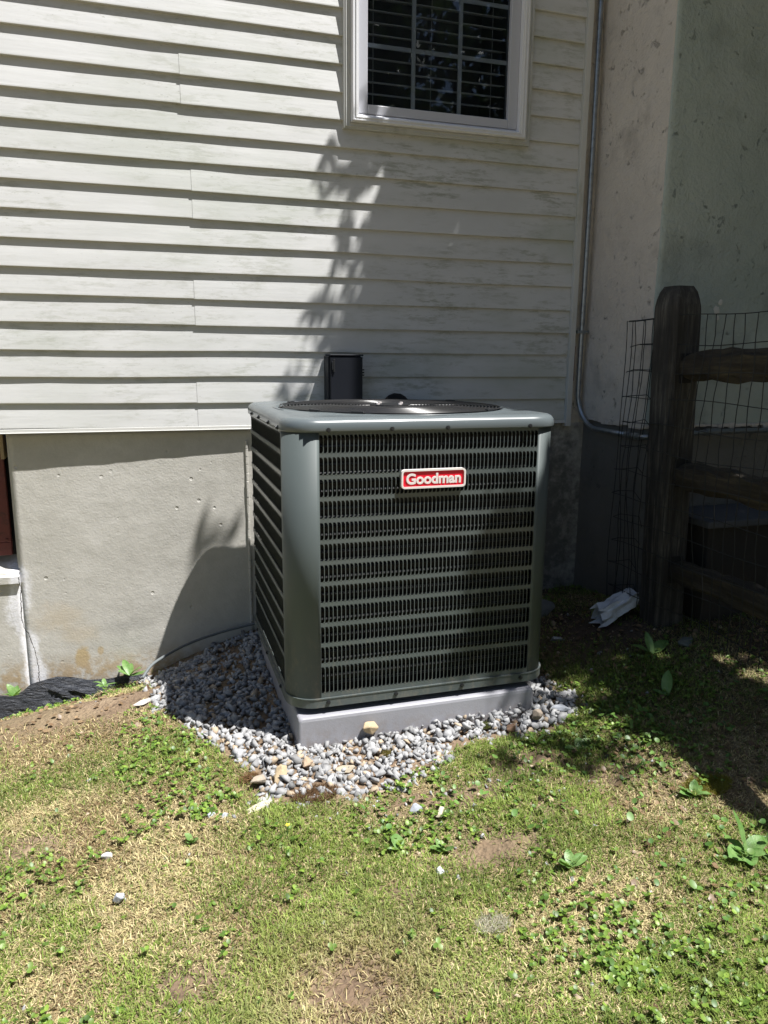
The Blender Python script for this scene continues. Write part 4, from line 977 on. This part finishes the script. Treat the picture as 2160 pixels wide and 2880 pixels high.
# dried moss tufts
def tuft(x, y, r, k, ca, cb, label, name='moss', h=.02):
    a = rng.uniform(0,2*PI,k); rr = r*np.sqrt(rng.random(k)); X_ = x+rr*np.cos(a)*1.4; Y_ = y+rr*np.sin(a)*.8; z = np.where(polydist(X_,Y_,GPOLY) > 0, gravel_base(X_,Y_), gz(X_,Y_))
    d = rng.normal(size=(k,3)); d[:,2] = abs(d[:,2])+.3; d /= np.linalg.norm(d,axis=1)[:,None]; L = rng.uniform(.4,1,k)[:,None]*h
    s = np.cross(d, rng.normal(size=(k,3))); s /= np.linalg.norm(s,axis=1)[:,None]; b = np.stack([X_,Y_,z+.004],1)
    V = np.stack([b-s*.0009, b+s*.0009, b+d*L],1).reshape(-1,3); t = np.arange(3*k).reshape(-1,3); hh = rng.random((k,1))
    return tag(npmesh(name, V, t, M_grass, col=np.repeat((1-hh)*np.array(ca)+hh*np.array(cb),3,0)), label, name.replace('_',' '), kind='stuff')
tuft(.395,-1.315,.050,2600,(.13,.075,.04),(.24,.15,.08),'patch of brown dry moss at the near edge of the gravel')
tuft(.225,-1.175,.020,600,(.22,.12,.06),(.32,.2,.1),'small rusty moss tuft left of the pointed tan stone')
tuft(.655,-1.175,.014,500,(.14,.12,.03),(.26,.22,.06),'olive moss tuft among the pale gravel')
tuft(1.0,-1.12,.014,400,(.10,.12,.03),(.2,.22,.06),'greenish moss tuft near the pad front right')
tuft(1.48,-1.60,.055,2600,(.20,.20,.03),(.34,.30,.05),'yellow-green moss patch at the right edge')
tuft(.665,-1.90,.03,700,(.50,.47,.36),(.62,.60,.50),'bleached dry tuft in the lawn right of centre', 'dry_tuft', .022)

# ------------------------------------------------------------------ trees outside the frame (they cast the shade and reflect in the glass)
def leafcloud(name, Pn, size, parent, cols, m=M_tree):
    k = len(Pn); R = rotmats(k, True); R3 = rotmats(k, False); hz = rng.random(k) < .6; R[hz] = R3[hz]
    s = rng.uniform(.75,1.25,k)*size
    L = np.array([(-.5,0,0),(-.22,.21,.02),(.18,.19,.02),(.55,0,-.03),(.18,-.19,.02),(-.22,-.21,.02)])
    v = np.einsum('nij,kj->nki', R, L)*s[:,None,None] + Pn[:,None]
    I = np.arange(k)[:,None]*6; q = np.concatenate([I+np.array([0,1,2,3]), I+np.array([0,3,4,5])])
    h = rng.random((k,1)); c = (1-h)*np.array(cols[0])+h*np.array(cols[1])
    return npmesh(name, v.reshape(-1,3), None, m, parent, col=np.repeat(c,6,0), quads=q)
# footprint on the plane z=3, mapped along the sun direction from the shade seen on walls and ground
EDGE = np.array([(1.35,-.30),(1.66,-.50),(1.74,-.60),(1.83,-.67),(1.86,-.75),(1.84,-.81),(1.88,-.88),(2.0,-.98),(2.24,-1.3),(2.37,-1.6),(2.45,-1.93),(2.50,-2.15),(2.78,-2.18),(3.00,-2.50),(3.20,-2.90),(3.6,-3.5),(6.2,-6.0),(9.0,-6.4),(9.0,-.56),(3.6,-.60),(2.0,-.40),(1.6,-.28)])
def canopy_pts(k):
    u = np.where(rng.random(k)<.6, rng.uniform(1.3,4.6,k), rng.uniform(4.0,6.5,k)); v = np.where(rng.random(k)<.6, rng.uniform(-3.2,-.38,k), rng.uniform(-6.4,-2.5,k))
    d = polydist(u, v, EDGE); d = d + (fbm(u*9,v*9,3)-.5)*.14
    dens = sstep(-.05,.08,d)
    for (hx, hy, r1) in HOLES: dens = dens*(1-np.exp(-((u-hx)**2+(v-hy)**2)/r1**2))
    keep = rng.random(k) < dens; u, v, d = u[keep], v[keep], d[keep]
    h = np.where(d < .45, rng.uniform(2.55,3.35,len(u)), rng.uniform(2.4,4.6,len(u)))
    return np.stack([u+(h-3)*SV[0], v+(h-3)*SV[1], h], 1)
def toplane(x, y, z): t = 3-z; return (x+t*SV[0], y+t*SV[1])
HOLES = [(*toplane(1.36,-.99,-1.2),.13),(*toplane(1.50,-1.05,-1.2),.10),(*toplane(1.20,-.98,-1.2),.08),(*toplane(1.62,-.86,-1.2),.05),(*toplane(1.74,-.92,-1.2),.05),(*toplane(1.9,-1.05,-1.2),.09),(*toplane(2.0,-1.2,-1.2),.14),
         (*toplane(1.47,0,.55),.022),(*toplane(1.40,0,.33),.018),(*toplane(1.0,0,.55),.022),(*toplane(.86,0,.10),.018),(*toplane(1.62,0,1.05),.03),(*toplane(1.62,0,1.2),.025),(*toplane(1.62,0,1.4),.03),(*toplane(1.18,0,.93),.02)]
tree = empty('shade_tree', (4.3,-2.6,-1.2), 'leafy tree standing to the right whose branches shade the wall and fence', 'tree')
cr = leafcloud('crown', canopy_pts(135000), .085, tree, ((.035,.075,.015),(.075,.13,.03))); cr.location = (-4.3,2.6,1.2)
def sprig(tx, ty, tz, spread, k, size=.07, h=3.0, elong=None):
    elong = elong or ((1,.27,) if ty > -1.1 and tz > -1.1 else (1,1))
    cx_, cy_ = toplane(tx, ty, tz); a = rng.normal(0,1,(k,3))*np.array([spread*elong[0],spread*elong[1],.05 if elong[1] == 1 else spread*.6]); c = np.array([cx_,cy_,3.0])
    return c + a + (h-3)*np.array([SV[0],SV[1],1])
sp_pts = [sprig(.195,0,-.70,.012,3), sprig(.185,0,-.76,.010,3), sprig(.24,0,-.72,.012,3), sprig(.30,0,-.74,.012,3), sprig(.335,0,-.68,.018,6),
          sprig(.84,0,.80,.05,8), sprig(.78,0,.66,.045,9), sprig(.86,0,.60,.05,9), sprig(.82,0,.47,.04,9), sprig(.86,0,.33,.05,12), sprig(.78,0,.24,.04,7), sprig(.66,0,.15,.03,9), sprig(.74,0,.05,.04,12), sprig(.53,0,-.19,.022,6), sprig(.60,0,-.22,.03,9), sprig(1.0,0,.82,.05,10), sprig(.93,0,.93,.05,6), sprig(.74,0,.72,.03,5),sprig(.70,0,-.05,.04,12),
          sprig(.99,-1.30,-1.2,.05,22), sprig(1.24,-1.38,-1.2,.06,40), sprig(1.18,-1.27,-1.2,.05,34), sprig(1.32,-1.37,-1.2,.04,24), sprig(1.10,-1.14,-1.2,.05,20),
          sprig(1.06,-1.05,-.50,.05,16), sprig(1.13,-1.05,-.56,.05,16), sprig(1.14,-1.05,-.66,.05,16), sprig(1.02,-1.05,-.64,.03,7), sprig(1.08,-1.05,-.78,.06,20), sprig(1.0,-1.05,-.86,.05,14), sprig(1.12,-1.05,-.90,.06,20), sprig(1.03,-1.05,-.95,.05,14), sprig(1.15,-1.05,-1.0,.05,14), sprig(1.22,-1.05,-.72,.04,12), sprig(1.22,-1.05,-.40,.02,6), sprig(1.16,-1.05,-.52,.03,10), sprig(1.20,-1.05,-.62,.03,8), sprig(1.10,-1.05,-.70,.04,12), sprig(1.17,-1.05,-.80,.04,14), sprig(1.08,-1.05,-.88,.04,10), sprig(1.14,-1.05,-.96,.04,10), sprig(1.21,-1.07,-1.13,.03,10), sprig(1.22,-1.05,-.9,.03,8)]
q = leafcloud('crown', np.concatenate(sp_pts), .062, tree, ((.035,.075,.015),(.075,.13,.03))); q.location = (-4.3,2.6,1.2)
tk = MB(); tk.tube(spline([(4.5,-2.9,-1.4),(4.45,-2.8,0),(4.3,-2.6,1.5),(4.0,-2.3,2.9),(3.9,-2.2,4.2)]), [.20-.004*i for i in range(25)], 12)
for e, st in (((2.1,-1.3,3.0),(4.3,-2.6,1.6)),((2.7,-2.3,2.95),(4.2,-2.5,2.0)),((3.2,-1.0,3.3),(4.1,-2.4,2.4)),((1.75,-.78,3.0),(2.9,-1.7,2.6)),((5.3,-1.5,3.6),(4.2,-2.5,2.2)),((5.4,-3.8,3.5),(4.2,-2.5,2.2))):
    m_ = (Vector(e)+Vector(st))/2+Vector((0,0,.12)); P3 = spline([st, tuple(m_), e]); tk.tube(P3, [.05*(1-i/len(P3))+.006 for i in range(len(P3))], 6)
q = tk.build('trunk', M_bark, tree, smooth=True); q.location = (-4.3,2.6,1.2)
# trees across the yard, mirrored in the window
def far_tree(x, y, h, r, label, k=16000):
    t = empty('yard_tree', (x,y,-1.25), label, 'tree')
    MB().tube([(0,0,0),(.05,.02,h*.35),(0,.08,h*.7)], [.22,.17,.08], 10).build('trunk', M_bark, t)
    c = rng.normal(size=(26,3)); c /= np.linalg.norm(c,axis=1)[:,None]; c = c*rng.uniform(.4,1,(26,1))*np.array([r,r,h*.33]) + np.array([0,0,h*.66])
    w_ = rng.integers(0,26,k); p = c[w_] + rng.normal(size=(k,3))*r*.26
    leafcloud('crown', p, .34, t, ((.03,.06,.015),(.07,.12,.03)))
far_tree(-3.2,-13,10,3.0,'tall tree across the yard behind the viewer, left one'); far_tree(3.0,-15,12,3.6,'tall tree across the yard behind the viewer, middle one'); far_tree(9.5,-12,11,3.2,'tall tree across the yard behind the viewer, right one')

hd_ = empty('sky_block_hedge', (4.6,-3.0,-1.2), 'added unseen leaf mass outside the right edge, blocking sky light', 'sky_block_hedge')  # unseen leaf mass added to keep sky light off the right side
k = 26000; Pn = np.stack([rng.uniform(3.9,5.4,k), rng.uniform(-7.5,-.7,k), -1.3+3.6*rng.random(k)],1)
q = leafcloud('crown', Pn, .11, hd_, ((.03,.06,.015),(.06,.10,.03))); q.location = (-4.6,3.0,1.2)
for i in range(7): q = MB().tube([(4.6,-1.2-i*.95,-1.4),(4.62,-1.15-i*.95,1.6)], [.05,.02], 7).build('trunk', M_bark, hd_); q.location = (-4.6,3.0,1.2)
# ------------------------------------------------------------------ lift everything to world height
for o in scene.objects:
    if o.parent is None and o.type in ('MESH', 'EMPTY'): o.location.z += LIFT
